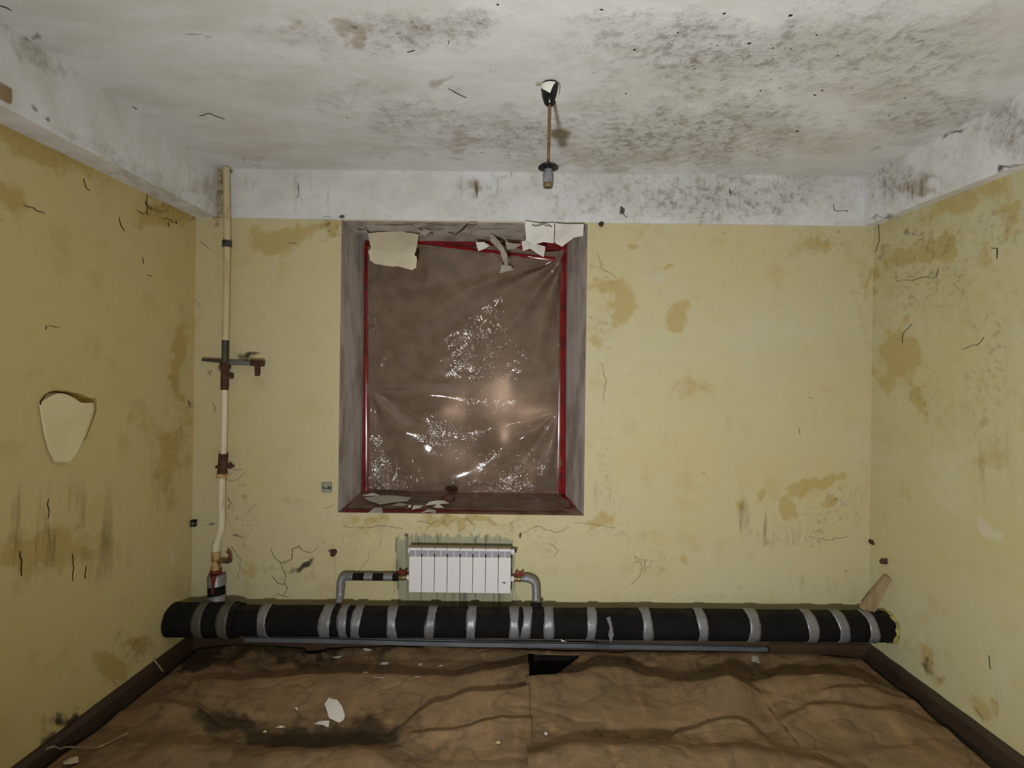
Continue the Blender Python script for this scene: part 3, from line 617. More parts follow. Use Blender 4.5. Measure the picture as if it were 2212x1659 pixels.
# --- plastic sheet
def film_disp(u, v, want=False):
    d = 0.020 * np.sin(np.clip((u - 795) / 420, 0, 1) * math.pi) * np.sin(np.clip((v - 525) / 545, 0, 1) * math.pi)
    def radial(cu, cv, k, ph, amp, R, a0, a1):
        a = np.degrees(np.arctan2(v - cv, -(u - cu))) if cu > 1000 else np.degrees(np.arctan2(v - cv, u - cu)); r = np.hypot(u - cu, v - cv)
        w = sst(a, a0 - 12, a0 + 5) * (1 - sst(a, a1 - 5, a1 + 12))
        return amp * np.sin(np.radians(a) * k + ph + 1.5 * np.sin(r / 130)) * np.exp(-r / R) * sst(r, 5, 60) * w
    d = d * sst(v, 530, 640) + radial(1216, 545, 10, .4, .050, 330, 26, 88) + radial(1206, 886, 9, 1.1, .038, 300, 10, 85) + radial(800, 838, 7, .2, .032, 260, 5, 80) + radial(1216, 1066, 7, .2, .016, 200, -85, -10)
    cv = 838 + 30 * np.sin((u - 800) / 400 * math.pi) + 6 * np.sin(u / 40)
    d = d + 0.020 * np.exp(-((v - cv) / 26) ** 2) - 0.016 * np.exp(-((v - cv - 50) / 34) ** 2)
    c2 = 1035 - (u - 800) * 0.18; d = d + 0.010 * np.sin((v - c2) / 26.0) * np.exp(-((v - c2) / 100) ** 2)
    crm = blobs(u, v, [(1050, 770, 100, 110, 1), (1010, 900, 110, 50, .8, -20), (1070, 900, 90, 40, .9, -20), (1120, 1010, 90, 60, .9), (1190, 990, 40, 70, 1), (845, 1030, 70, 50, 1), (820, 980, 30, 60, .6), (1080, 660, 60, 30, .6), (985, 730, 60, 30, .6), (838, 795, 14, 30, .7), (1000, 960, 130, 50, .5), (1206, 700, 18, 90, .7), (796, 680, 14, 60, .7), (1000, 1060, 230, 20, .8)], .5, 40)
    qu, qv = u + 40 * fbm(u / 70, v / 70, 2), v + 40 * fbm(u / 70 + 5, v / 70 + 9, 2)
    if want: return np.clip(crm * 1.25, 0, 1)
    d = d + crm * 0.034 * (ridged((qu + qv * .5) / 60 + 3, (qv - qu * .3) / 95 + 1, 3) - .6) + crm * crm * .007 * (ridged(qu / 17, qv / 24, 2) - .5) + .006 * (fbm(u / 90, v / 120, 2) - .5)
    return d
ts = steps((0, 1.755, .0085), (1.755, 2.05, .0085)); xs = steps((IL + .028, IR - .03, .0085))
T, X = np.meshgrid(ts, xs, indexing='ij')
ztop = 2.69
zl = ztop - np.minimum(T, 1.745); over = np.clip(T - 1.745, 0, None)
Y0 = YI - .03 - over
U, V = project(X, X * 0 + YI - .03, zl)
dd = film_disp(U, V); fm = film_disp(U, V, True)
top_sag = 0.03 * np.sin(np.clip((X - IL) / (IR - IL), 0, 1) * math.pi * 2) 
Zf = zl + np.where(over > 0, 0, 0)
Yf = Y0 - dd
bend = sst(T, 1.68, 1.76)
Zs = sill_z(Y0) + .010 + 0.010 * ridged(X * 9, over * 12, 3) + .004
Zf = zl * (1 - bend) + Zs * bend
Yf = (Y0 - dd * (1 - bend))
Zf = Zf - (1 - sst(T, 0, .25)) * (.012 * (1 + np.sin(X * 11)) + 0.02 * sst(X, -.2, .3))
wide = 1 + 0.03 * sst(T, 1.76, 2.05)
Xf = xc + (X - xc) * wide + .006 * (fbm(T * 5, X * 5, 3) - .5)
film = surface('plastic_sheet', np.stack([Xf, Yf, Zf], -1)[:, ::-1], [k[:, ::-1] for k in (fm, fm, fm)], None, M['film'])
tag(film, 'crumpled translucent plastic sheet taped over the window with red tape', 'plastic sheet')

# --- red tape strips along the edges of the reveal
red = film
def tape_strip(px0, px1, Y, name='tape_strip'):
    (a0, a1), (b0, b1) = px0, px1
    n = 14; vs = []; fs = []
    for i in range(n + 1):
        t = i / n; w = 0.003 * math.sin(i * 2.3) 
        L = P(a0[0] + (a1[0] - a0[0]) * t, a0[1] + (a1[1] - a0[1]) * t, Y - .006 + w * .6); R = P(b0[0] + (b1[0] - b0[0]) * t, b0[1] + (b1[1] - b0[1]) * t, Y + w)
        vs += [L, (L + R) / 2 + Vector((0, -.006, 0)), R, (L + R) / 2 + Vector((0, .006, 0))]
    for i in range(n):
        for k in range(4): fs.append((4 * i + k, 4 * i + (k + 1) % 4, 4 * i + 4 + (k + 1) % 4, 4 * i + 4 + k))
    fs += [(3, 2, 1, 0), (4 * n, 4 * n + 1, 4 * n + 2, 4 * n + 3)]
    return MB().add(vs, fs).build(name, M['red'], red, True)
tape_strip([(787, 528), (784, 1062)], [(794, 528), (796, 1062)], YI - .035)
tape_strip([(1211, 560), (1204, 1068)], [(1221, 545), (1222, 1068)], YI - .035)
tape_strip([(960, 528), (1200, 556)], [(960, 534), (1200, 566)], YI - .03)
def sill_strip(px, w):
    pts = []
    for u, v in px:
        p = PZ(u, v, .905); y = p.y; z = float(sill_z(np.array(y))); p = PZ(u, v, z); z = float(sill_z(np.array(p.y))) + .003; p = PZ(u, v, z); pts.append(p)
    m = MB(); vs = []; fs = []
    pts = curve_pts(pts, 4)
    for i, p in enumerate(pts):
        t = (pts[min(i + 1, len(pts) - 1)] - pts[max(i - 1, 0)]).normalized(); s = Vector((-t.y, t.x, 0))
        vs += [p + s * w, p + Vector((0, 0, .006)), p - s * w]
    for i in range(len(pts) - 1):
        fs += [(3 * i, 3 * i + 1, 3 * i + 4, 3 * i + 3), (3 * i + 1, 3 * i + 2, 3 * i + 5, 3 * i + 4)]
    m.add(vs, fs).build('tape_strip', M['red'], red, True)
sill_strip([(742, 1104), (765, 1084), (792, 1066)], .02); sill_strip([(745, 1106), (850, 1104), (1000, 1102), (1150, 1100), (1235, 1097)], .009); sill_strip([(1216, 1068), (1232, 1082), (1240, 1096)], .022)


# ------------------------------------------------------------------ paint flakes
def flake_mesh(outline, curl=0.01, th=.0012, axis=None, ph=0.0, jag=.0):
    """outline: world points roughly in one plane; returns a curved, closed shell"""
    pts = [Vector(p) for p in outline]; n = len(pts); c = sum(pts, Vector()) / n
    nr = Vector()
    for i in range(n): nr += (pts[i] - c).cross(pts[(i + 1) % n] - c)
    nr.normalize()
    fine = []
    for i in range(n):
        a, b = pts[i], pts[(i + 1) % n]
        for k in range(3):
            p = a.lerp(b, k / 3)
            if k and jag: p = p + (p - c).normalized() * random.uniform(-jag, jag)
            fine.append(p)
    m = len(fine); R = max((p - c).length for p in fine)
    ax = Vector(axis).normalized() if axis else (pts[0] - c).normalized()
    ax = (ax - nr * ax.dot(nr)).normalized()
    def lift(p):
        q = (p - c).dot(ax) / R; return p + nr * (curl * (math.cos((q + ph) * 2.2) - 1) * -1)
    vs = [lift(c)]; fs = []
    for s in (.5, 1.0): vs += [lift(c + (p - c) * s) for p in fine]
    k0 = len(vs)
    top = list(vs); vs = top + [p - nr * th for p in top]
    for k in range(m):
        j = (k + 1) % m
        fs.append((0, 1 + k, 1 + j)); fs.append((1 + k, 1 + m + k, 1 + m + j, 1 + j))
        fs.append((k0, k0 + 1 + j, k0 + 1 + k)); fs.append((k0 + 1 + k, k0 + 1 + j, k0 + 1 + m + j, k0 + 1 + m + k))
        fs.append((1 + m + k, k0 + 1 + m + k, k0 + 1 + m + j, 1 + m + j))
    return MB().add(vs, fs)
def flake(outline, label, mat='flake', curl=.008, name='paint_flake', cat='paint flake', group=None, **k):
    o = flake_mesh(outline, curl, **k).build(name, M[mat], None, True)
    return tag(o, label, cat, group)
def c3(L, Y=0.0, ys=None):   # points read in the enlarged view of the window head
    return [P(690 + x / 3.626, 440 + y / 3.626, Y if ys is None else ys(y)) for x, y in L]
flake(c3([(375, 228), (640, 214), (775, 236), (762, 330), (742, 398), (760, 412), (757, 500), (722, 520), (640, 496), (545, 488), (440, 470), (392, 438), (378, 372), (402, 345)], ys=lambda y: .15 - .06 * math.sin((y - 214) / 306 * 2.4)),
      'large cream paint flake hanging at the top left of the window', 'flake_cream', .012, jag=.004, axis=(1, 0, .3))
flake(c3([(1610, 140), (1616, 285), (1680, 322), (1755, 302), (1836, 312), (1838, 152), (1750, 160)], ys=lambda y: -.03 + (y - 140) / 180 * -.02), 'white paint flake under the beam at the window head, split from its right neighbour', 'flake', .010, jag=.003, axis=(0, 0, 1))
flake(c3([(1846, 155), (1842, 310), (1900, 340), (1960, 288), (2000, 265), (2064, 258), (2070, 168), (1940, 160)], ys=lambda y: -.03 + (y - 140) / 180 * -.03), 'white paint flake in the top right corner of the window opening', 'flake', .010, jag=.003, axis=(1, 0, .2))
flake(c3([(1585, 300), (1592, 372), (1650, 352), (1690, 380), (1755, 425), (1768, 340), (1700, 318), (1640, 285)], .10), 'torn white flake with red edge hanging below the white flakes', 'flake', .014, jag=.003)
flake(c3([(1322, 230), (1345, 300), (1405, 352), (1438, 430), (1458, 512), (1478, 480), (1470, 395), (1425, 318), (1370, 258)], ys=lambda y: .16 - (y - 230) / 280 * .08), 'narrow curled paint strip dangling in front of the plastic sheet', 'flake_grey', .012, axis=(0, 0, 1))
flake(c3([(1225, 305), (1245, 372), (1300, 352), (1335, 330), (1290, 300)], .22), 'small white flake left of the dangling paint strip', 'flake', .008)
flake(c3([(765, 200), (820, 252), (880, 215), (830, 198)], .08), 'small pale flake lifting beside the cream hanging flake', 'flake_grey', .006)
flake(c3([(298, 182), (370, 236), (372, 200), (340, 186)], .10), 'small pale flake in the top left corner of the window opening', 'flake_grey', .006)
flake(c3([(1455, 300), (1470, 360), (1530, 352), (1590, 318), (1520, 310)], .2), 'pale flake right of the dangling paint strip', 'flake_grey', .006)
flake(c3([(1430, 480), (1410, 545), (1470, 530), (1520, 520), (1500, 488)], .24), 'small crumpled scrap stuck on the plastic below the dangling strip', 'flake_grey', .01)
for px, w in [([(772, 491), (790, 494), (800, 502), (850, 501), (890, 500)], .012), ([(905, 493), (925, 496), (936, 503)], .010), ([(968, 500), (985, 503), (1000, 493), (1010, 482), (1030, 481)], .014), ([(1075, 508), (1085, 525), (1110, 530)], .016), ([(1150, 484), (1180, 483), (1196, 487)], .006)]:
    crack(wall_back, px, 'top', w, lift=.006)
for a in [([(-1.0, .05), (-.7, .04), (-.66, .16), (-.95, .15)]), ([(-.62, .03), (-.36, .05), (-.4, .15), (-.6, .13)]), ([(-.32, .1), (-.05, .08), (-.08, .24), (-.3, .22)])]:
    flake_mesh([(x, y, OT + (IT - OT) * y / YI - .010) for x, y in a], .008, jag=.006).build('loose_plaster', M['reveal'], wall_back, True)
# on the sill
def on_sill(L, dz=.030):
    out = []
    for x, y in L:
        u, v = 690 + x / 3.626, 780 + y / 3.626
        p = PZ(u, v, .92); p = PZ(u, v, float(sill_z(np.array(p.y))) + dz); out.append(p)
    return out
for L, lab, mat in [([(345, 1062), (520, 1050), (715, 1060), (690, 1090), (560, 1108), (470, 1122), (400, 1095)], 'broad pale flake at the left end of the window sill', 'flake_grey'),
                    ([(385, 1180), (430, 1150), (490, 1142), (497, 1185), (470, 1192)], 'white flake on the front edge of the sill, furthest left', 'flake'),
                    ([(830, 1120), (860, 1098), (1010, 1086), (1012, 1108), (930, 1122)], 'white flake beside the dark knot on the sill', 'flake'),
                    ([(890, 1135), (930, 1118), (975, 1140), (935, 1150)], 'small white flake in front of the dark knot on the sill', 'flake'),
                    ([(725, 1155), (740, 1130), (815, 1122), (790, 1152)], 'pale flake in the middle of the sill litter', 'flake'),
                    ([(800, 1178), (850, 1158), (915, 1165), (910, 1190), (860, 1180)], 'small flake on the sill front edge under the dark knot', 'flake'),
                    ([(695, 1140), (705, 1120), (720, 1122), (715, 1145)], 'tiny white chip in the sill litter', 'flake'),
                    ([(555, 1128), (610, 1112), (690, 1115), (640, 1135)], 'grey flake lying under the broad pale flake', 'flake_grey'),
                    ([(335, 1045), (420, 1030), (480, 1045), (390, 1055)], 'thin pale flake against the plastic at the left end of the sill', 'flake')]:
    flake(on_sill(L), lab, mat, .006, group='paint flakes on the window sill', jag=.003)
def lump(name, c, r, mat, label, cat, sq=(1, 1, 1), n=14):
    vs = []; fs = []; m = 9
    for i in range(m + 1):
        th = math.pi * i / m
        for k in range(n):
            ph = 2 * math.pi * k / n; q = 1 + .22 * math.sin(3 * ph + i) * math.sin(th) + random.uniform(-.08, .08)
            vs.append((c[0] + r * sq[0] * q * math.sin(th) * math.cos(ph), c[1] + r * sq[1] * q * math.sin(th) * math.sin(ph), c[2] + r * sq[2] * math.cos(th)))
    for i in range(m):
        for k in range(n): fs.append((i * n + k, (i + 1) * n + k, (i + 1) * n + (k + 1) % n, i * n + (k + 1) % n))
    return tag(MB().add(vs, fs).build(name, M[mat], None, True), label, cat)
p = on_sill([(1015, 1085)], .048)[0]
lump('rag_knot', p + Vector((0, 0, .012)), .036, 'rust', 'dark brown rag knot among the flakes on the sill', 'rag', (1.1, .8, .8))

# --- peeled flap on the left wall
XF = XL - .022
ex = [PX(u, v, XF + .004) for u, v in [(132, 846), (170, 843), (212, 847), (213, 868), (203, 905), (185, 950), (150, 985), (120, 960), (110, 880)]]
flake_mesh(ex, .002).build('exposed_patch', M['exposed'], wall_left)
n, m_ = 16, 16; vs = []; fs = []
Lp = [(84, 872), (88, 900), (95, 940), (105, 975), (118, 1000)]; Rp = [(203, 870), (206, 884), (192, 926), (170, 976), (150, 999)]
def lerp_l(L, t):
    k = min(int(t * (len(L) - 1)), len(L) - 2); q = t * (len(L) - 1) - k
    return (L[k][0] + (L[k + 1][0] - L[k][0]) * q, L[k][1] + (L[k + 1][1] - L[k][1]) * q)
for i in range(n + 1):
    a, b = lerp_l(Lp, i / n), lerp_l(Rp, i / n)
    for j in range(m_ + 1):
        t = j / m_; top = (1 - i / n)
        u = a[0] + (b[0] - a[0]) * t; v = a[1] + (b[1] - a[1]) * t - 22 * math.sin(math.pi * min(t * 1.3, 1)) * top ** 3 + random.uniform(-1, 1) * (j == m_)
        lift = .006 + .050 * t ** 1.4 * (0.35 + .65 * top) + .012 * top ** 2 * math.sin(math.pi * t)
        vs.append(PX(u, v, XF + lift))
for i in range(n):
    for j in range(m_): fs.append((i * (m_ + 1) + j, i * (m_ + 1) + j + 1, (i + 1) * (m_ + 1) + j + 1, (i + 1) * (m_ + 1) + j))
fl = MB().add(vs, fs).build('paint_flap', M['flake_yellow'], wall_left, True)
so = fl.modifiers.new('thickness', 'SOLIDIFY'); so.thickness = .0015
fl['label'] = 'cream sheet of paint peeling off the left wall'
crack(wall_left, [(80, 874), (86, 858), (100, 849), (120, 846), (140, 850), (152, 855)], 'left', .010, lift=.014)

# ------------------------------------------------------------------ main insulated pipe
PY, PZc, PR = -0.172, 0.274, 0.0875
def pz(x): return PZc + .0035 * (x / 2.0) * 2
XE = XR + 0.006
pipe = thing('insulated_pipe', (0, PY, PZc - PR), 'thick black foam-wrapped heating pipe with silver tape bands along the back wall', 'pipe')
def pipe_section(x0, x1, r, name, mat, n=32, step=.03, rough=.0025, cap=True, ref=None):
    k = max(2, int((x1 - x0) / step)); vs = []; fs = []
    for i in range(k + 1):
        x = x0 + (x1 - x0) * i / k
        for j in range(n):
            a = 2 * math.pi * j / n
            q = r + rough * (2 * float(fbm(np.array(x * 7), np.array(a * 1.2 if j < n / 2 else (2 * math.pi - a) * 1.2 + .01), 3)) - 1)
            vs.append((x, PY + math.cos(a) * q, pz(x) + math.sin(a) * q))
    for i in range(k):
        for j in range(n): fs.append((i * n + j, (i + 1) * n + j, (i + 1) * n + (j + 1) % n, i * n + (j + 1) % n))
    if cap: fs += [tuple(range(n)), tuple(range((k + 1) * n - 1, k * n - 1, -1))]
    return MB().add(vs, fs).build(name, M[mat], pipe, True)
def px2x(u): 
    x, z = ray(u, 1345); return x * (D + PY - PR * .93)
ys_front = PY
pipe_section(XL - .004, -1.66, PR + .012, 'foam_sleeve', 'foam', rough=.006)
edges = [-1.66, px2x(640), px2x(885), px2x(1150), px2x(1340), px2x(1580), px2x(1790), XE]
for a, b in zip(edges[:-1], edges[1:]): pipe_section(a, b, PR + random.uniform(-.002, .0015), 'foam_sleeve', 'foam')
bands = [(417, 437, 'tape_dull'), (470, 492, 'tape_dull'), (555, 575, 'tape'), (688, 712, 'tape'), (729, 748, 'tape'), (757, 777, 'tape'), (836, 856, 'tape'), (918, 938, 'tape'), (1007, 1027, 'tape'), (1101, 1121, 'tape'),
         (1127, 1147, 'tape'), (1175, 1197, 'tape'), (1268, 1288, 'tape'), (1390, 1411, 'tape'), (1509, 1530, 'tape'), (1619, 1643, 'tape'), (1746, 1769, 'tape'), (1813, 1836, 'tape'), (1879, 1899, 'tape')]
for a, b, m in bands:
    x0, x1 = px2x(a), px2x(b); r = PR + (.0150 if x0 < -1.68 else .0030)
    n = 40; vs = []; fs = []; sk = random.uniform(-.010, .010); k = 4
    for i in range(k + 1):
        for j in range(n):
            t = 2 * math.pi * j / n; e = .0035 * math.sin(3 * t + x0 * 9) * (1 if i == 0 else (-.6 if i == k else 0)) + random.uniform(-.0016, .0016) * (i in (0, k))
            x = x0 + (x1 - x0) * i / k + sk * math.sin(t) + e; q = r + random.uniform(-.0006, .0016)
            vs.append((x, PY + math.cos(t) * q, pz(x) + math.sin(t) * q))
    for i in range(k):
        for j in range(n): fs.append((i * n + j, (i + 1) * n + j, (i + 1) * n + (j + 1) % n, i * n + (j + 1) % n))
    o = MB().add(vs, fs).build('tape_band', M[m], pipe, True)
    s = o.modifiers.new('thickness', 'SOLIDIFY'); s.thickness = .002; s.offset = -1
# yellow foam squeezed out where the pipe enters the right wall
n = 30; vs = []; fs = []
for i, (xx, rr) in enumerate(((XE - .06, PR - .004), (XE - .022, PR + .001), (XE - .010, PR + .009), (XE + .006, PR + .004))):
    for j in range(n):
        t = 2 * math.pi * j / n; q = rr + random.uniform(-.006, .007); vs.append((xx + random.uniform(-.01, .006), PY + math.cos(t) * q, pz(xx) + math.sin(t) * q))
for i in range(3):
    for j in range(n): fs.append((i * n + j, (i + 1) * n + j, (i + 1) * n + (j + 1) % n, i * n + (j + 1) % n))
MB().add(vs[n:], [f_ for f_ in [tuple(k - n for k in q) for q in fs[n:]]]).build('foam_collar', M['yellow_foam'], pipe, True)['label'] = 'yellow foam collar at the right wall'
# foam scar with pale filler on the front of the sleeve
flake_mesh([P(u, v, PY - PR - .004) for u, v in [(1310, 1335), (1318, 1332), (1322, 1350), (1326, 1372), (1320, 1390), (1314, 1372), (1317, 1355)]], .004).build('foam_tear', M['tape'], pipe, True)

# ------------------------------------------------------------------ riser pipe on the left
RY = -0.05; RR = .0205
riser = thing('riser_pipe', P(467, 1310, RY), 'thin painted riser pipe running up the left of the back wall', 'pipe')
def seg(px, r, name, mat, n=14, Y=RY, par=None, cp=True, label=None):
    pts = [P(a[0], a[1], a[2] if len(a) > 2 else Y) for a in px]
    if len(pts) > 2: pts = curve_pts(pts, 5)
    o = MB().tube(pts, r, n).build(name, M[mat], par or riser, True)
    if label: o['label'] = label
    return o
seg([(489, 362), (490.5, 480), (489, 640), (487, 735)], RR, 'pipe_length', 'pipe_paint')
seg([(490, 520), (490, 534)], .027, 'coupling', 'steel_dark')
seg([(487, 735), (486, 782)], RR * 1.01, 'pipe_length', 'soot_pipe', label='scorched length of pipe')
seg([(486, 782), (485, 842)], .023, 'pipe_length', 'rust', label='rusted length of pipe')
seg([(485, 842), (484.5, 900), (482.5, 980)], RR * .95, 'pipe_length', 'pipe_pale')
seg([(482.5, 980), (479.5, 1026)], .027, 'coupling', 'rust', label='rusted coupling')
seg([(479.5, 1022), (479, 1032)], .031, 'coupling_ring', 'brass_paint')
seg([(479, 1030), (478.5, 1090), (478, 1136), (473, 1158), (467, 1176)], RR * 1.05, 'pipe_length', 'pipe_pale')
seg([(467, 1174), (466, 1190)], .027, 'union_nut', 'pipe_pale', 8)
seg([(466, 1190), (466, 1232)], .026, 'valve_body', 'brass_paint')
vh = seg([(470, 1212), (494, 1213)], .012, 'valve_stem', 'brass', Y=RY - .01)
MB().box(P(486, 1218, RY - .035), P(502, 1206, RY + .0), .003).build('valve_handle', M['steel_dark'], riser)
seg([(497, 1212), (496, 1198), (490, 1190)], .008, 'handle_lever', 'red_old', Y=RY - .02, label='worn red valve lever')
seg([(466, 1230), (466, 1246)], .033, 'coupling', 'red_old', label='red painted coupling')
for a, b, r, mt in [(1243, 1266, .051, 'tape'), (1266, 1286, .049, 'foam'), (1285, 1305, .051, 'tape'), (1304, 1318, .046, 'foam')]:
    seg([(467, a, -.075), (467.5, b, -.085 if b < 1304 else -.10)], r, 'wrap_band' if mt == 'tape' else 'foam_wrap', mt, 22)
flake_mesh([P(u, v, -.134) for u, v in [(454, 1246), (468, 1244), (464, 1262), (461, 1284), (455, 1284), (457, 1262)]], .003).build('paint_drip', M['red_old'], riser, True)
# bracket with two arms on the riser
arm = thing('wall_bracket', P(486, 783, -.03), 'dark iron cross bracket behind the riser pipe', 'bracket')
seg([(437, 777, -.035), (486, 781, -.035)], [.009, .013], 'bracket_arm', 'steel_dark', par=arm)
seg([(486, 783, -.035), (546, 785, -.045)], .014, 'bracket_arm', 'profile', par=arm)
seg([(543, 784, -.045), (569, 785, -.05)], .020, 'elbow', 'rust', par=arm)
seg([(556, 784, -.05), (556, 812, -.055)], [.017, .015], 'elbow_spout', 'rust', par=arm)
MB().box(P(474, 797, -.05), P(500, 784, -.0), .003).build('clamp_plate', M['rust'], arm)
MB().box(P(495, 818, -.03), P(506, 806, -.0), .003).build('clamp_plug', M['steel_dark'], arm)
cl = thing('pipe_clamp', P(495, 1005, 0), 'small rusty clamp beside the lower coupling of the riser', 'clamp')
seg([(466, 1009, -.02), (505, 1007, -.02)], .008, 'clamp_bolt', 'rust', par=cl)
MB().box(P(492, 1013, -.03), P(502, 999, 0), .003).build('clamp_body', M['steel_dark'], cl)
# rough repair plaster at the top of the riser
xs = np.linspace(P(463, 400).x, P(501, 400).x, 12); zs = np.linspace(ZB - .01, ZC, 26)
X, Z = np.meshgrid(xs, zs, indexing='ij'); e = np.minimum((X - xs[0]) / (xs[-1] - xs[0]), 1 - (X - xs[0]) / (xs[-1] - xs[0]))
surface('plaster_patch', np.stack([X, -.012 - .016 * sst(e, 0, .2) * (0.5 + ridged(X * 40, Z * 40, 3)), Z], -1), None, None, M['plaster'], bpy.data.objects['trim_1'])

# ------------------------------------------------------------------ radiator
RX0, RXW, RYF = -0.651, 0.0794, -0.110
RZ0, RZ1 = 0.424, 0.703
rad = thing('radiator', (RX0 + 4 * RXW, RYF + .045, RZ0), 'white aluminium radiator of eight sections under the window', 'radiator')
body = MB(); w = RXW; g = .0016
body.box((g, 0, 0), (w - g, .010, .222), .002)                      # front panel
body.box((g, 0.0, .260), (w - g, .012, .276), .002)                 # lip above the vents
body.box((w / 2 - .002, .001, .222), (w / 2 + .002, .012, .262))    # rib between the two vents
body.box((w / 2 - .012, .010, .01), (w / 2 + .012, .078, .262), .003)   # water column
body.box((g + .003, .066, .004), (w - g - .003, .078, .262), .002)      # rear fin
for z in (.02, .23): body.box((0, .030, z), (w, .060, z + .03), .003)
top = MB(); top.add([(g, .006, .276), (w - g, .006, .276), (w - g, .03, .281), (g, .03, .281), (w - g, .078, .270), (g, .078, .270), (g, .006, .268), (w - g, .006, .268), (w - g, .078, .262), (g, .078, .262)],
                    [(0, 1, 2, 3), (3, 2, 4, 5), (6, 7, 1, 0), (5, 4, 8, 9), (9, 8, 7, 6), (1, 7, 8, 4, 2), (0, 3, 5, 9, 6)])
vent = MB(); vent.box((g + .002, .007, .222), (w / 2 - .002, .011, .260)); vent.box((w / 2 + .002, .007, .222), (w - g - .002, .011, .260))
mesh_cache = {}
for i in range(8):
    if i == 0:
        s = body.build('radiator_section', M['rad'], rad, loc=(RX0, RYF, RZ0)); t = top.build('top_cap', M['rad_top'], None); v = vent.build('vent_slot', M['rad_in'], None)
    else:
        s = s.copy(); C.objects.link(s); t = t.copy(); C.objects.link(t); v = v.copy(); C.objects.link(v)
        s.location = Vector((RX0 + i * RXW, RYF, RZ0)) - Vector(rad.location)
    s.parent = rad; t.parent = s; v.parent = s
MB().box((RX0 + 7 * RXW + .026, RYF - .0008, RZ0 + .067), (RX0 + 7 * RXW + .050, RYF + .0005, RZ0 + .072)).build('printed_mark', M['mark'], rad)
MB().box((RX0 + 7 * RXW + .034, RYF - .0008, RZ0 + .060), (RX0 + 7 * RXW + .042, RYF + .0005, RZ0 + .067)).build('printed_mark', M['mark'], rad)
yc = RYF + .045
def plug(x, z, s, mat, l=.018, r=.017, name='end_plug'):
    MB().tube([(x, yc, z), (x + s * l, yc, z)], r, 8).build(name, M[mat], rad)
xa, xb = RX0, RX0 + 8 * RXW
plug(xa, RZ0 + .075, -1, 'rad'); plug(xb, RZ0 + .075, 1, 'rad'); plug(xa, RZ0 + .245, -1, 'rad', .012); plug(xb, RZ0 + .245, 1, 'rad', .02)
plug(xb + .018, RZ0 + .250, 1, 'rust', .016, .011, 'air_vent')
zv = RZ0 + .075
def valve(x, s, name_label):
    t = thing('radiator_valve', (x, yc, zv), name_label, 'valve')
    MB().tube([(x, yc, zv), (x + s * .012, yc, zv)], .020, 8).build('union_nut', M['brass'], t)
    MB().tube([(x + s * .010, yc, zv), (x + s * .030, yc, zv), (x + s * .052, yc, zv)], [.015, .020, .016], 14).build('valve_body', M['brass'], t, True)
    MB().tube([(x + s * .030, yc, zv), (x + s * .030, yc, zv + .030)], .008, 10).build('valve_stem', M['brass'], t, True)
    h = MB(); h.box((x + s * .030 - .024, yc - .012, zv + .026), (x + s * .030 + .024, yc + .012, zv + .034), .002)
    h.box((x + s * .030 - .026, yc - .010, zv + .032), (x + s * .030 - .012, yc + .010, zv + .044), .002); h.box((x + s * .030 + .012, yc - .010, zv + .032), (x + s * .030 + .026, yc + .010, zv + .044), .002)
    h.build('butterfly_handle', M['red_handle'], t)
valve(xa - .018, -1, 'brass valve with red handle left of the radiator'); valve(xb + .020, 1, 'brass valve with red handle right of the radiator')
# feeds
feedL = thing('feed_pipe', P(735, 1310, -.09), 'taped feed pipe bending down left of the radiator', 'pipe')
y0 = yc
def fz(u, v, Y=y0): return P(u, v, Y)
zr = zv
def ptx(u): return Vector((P(u, 1257, y0).x, y0, zr))
for a, b, mt in [(861, 848, 'foam'), (849, 829, 'tape'), (829, 806, 'foam'), (806, 787, 'tape'), (787, 763, 'foam'), (763, 752, 'tape')]:
    MB().tube([ptx(a), ptx((a + b) / 2), ptx(b)], [.0235, .0245, .0235] if mt == 'tape' else .0225, 18).build('tape_wrap' if mt == 'tape' else 'foam_wrap', M[mt], feedL, True)
e = ptx(752); xd = P(735, 1280, y0 - .01).x
pts = [e, e + Vector((-.022, 0, -.001)), Vector((xd + .010, y0 - .002, zr - .010)), Vector((xd, y0 - .006, zr - .035)), Vector((xd, y0 - .010, zr - .085))]
MB().tube(curve_pts(pts, 5), .0245, 18).build('tape_elbow', M['tape'], feedL, True)
MB().tube([Vector((xd, y0 - .010, zr - .083)), Vector((xd, y0 - .012, zr - .092))], .019, 16).build('pipe_gap', M['rust'], feedL, True)
MB().tube(curve_pts([Vector((xd, y0 - .012, zr - .090)), Vector((xd + .001, y0 - .02, zr - .115)), Vector((xd + .004, y0 - .05, PZc + PR - .012))], 5), .0225, 16).build('tape_wrap', M['tape'], feedL, True)
flake_mesh([(xd - .04, y0 - .125, PZc + PR * .80), (xd - .02, y0 - .10, PZc + PR + .0), (xd + .05, y0 - .10, PZc + PR + .0), (xd + .085, y0 - .15, PZc + PR * .80), (xd + .07, y0 - .185, PZc + PR * .55), (xd + .02, y0 - .185, PZc + PR * .72), (xd - .02, y0 - .17, PZc + PR * .70)], .03, axis=(0, 1, 0)).build('tape_patch', M['tape'], feedL, True)
feedR = thing('feed_pipe', P(1157, 1318, -.09), 'silver taped feed pipe bending down right of the radiator', 'pipe')
x1 = xb + .020 + .052; xd = P(1157, 1290, y0 - .01).x
MB().tube(curve_pts([Vector((x1 - .002, y0, zr)), Vector((x1 + .03, y0, zr + .004)), Vector((xd - .014, y0 - .002, zr - .014)), Vector((xd, y0 - .006, zr - .05)), Vector((xd + .002, y0 - .02, zr - .12)), Vector((xd + .003, y0 - .05, PZc + PR - .015))], 6), [.021] * 3 + [.0245] * 28, 18).build('tape_elbow', M['tape'], feedR, True)
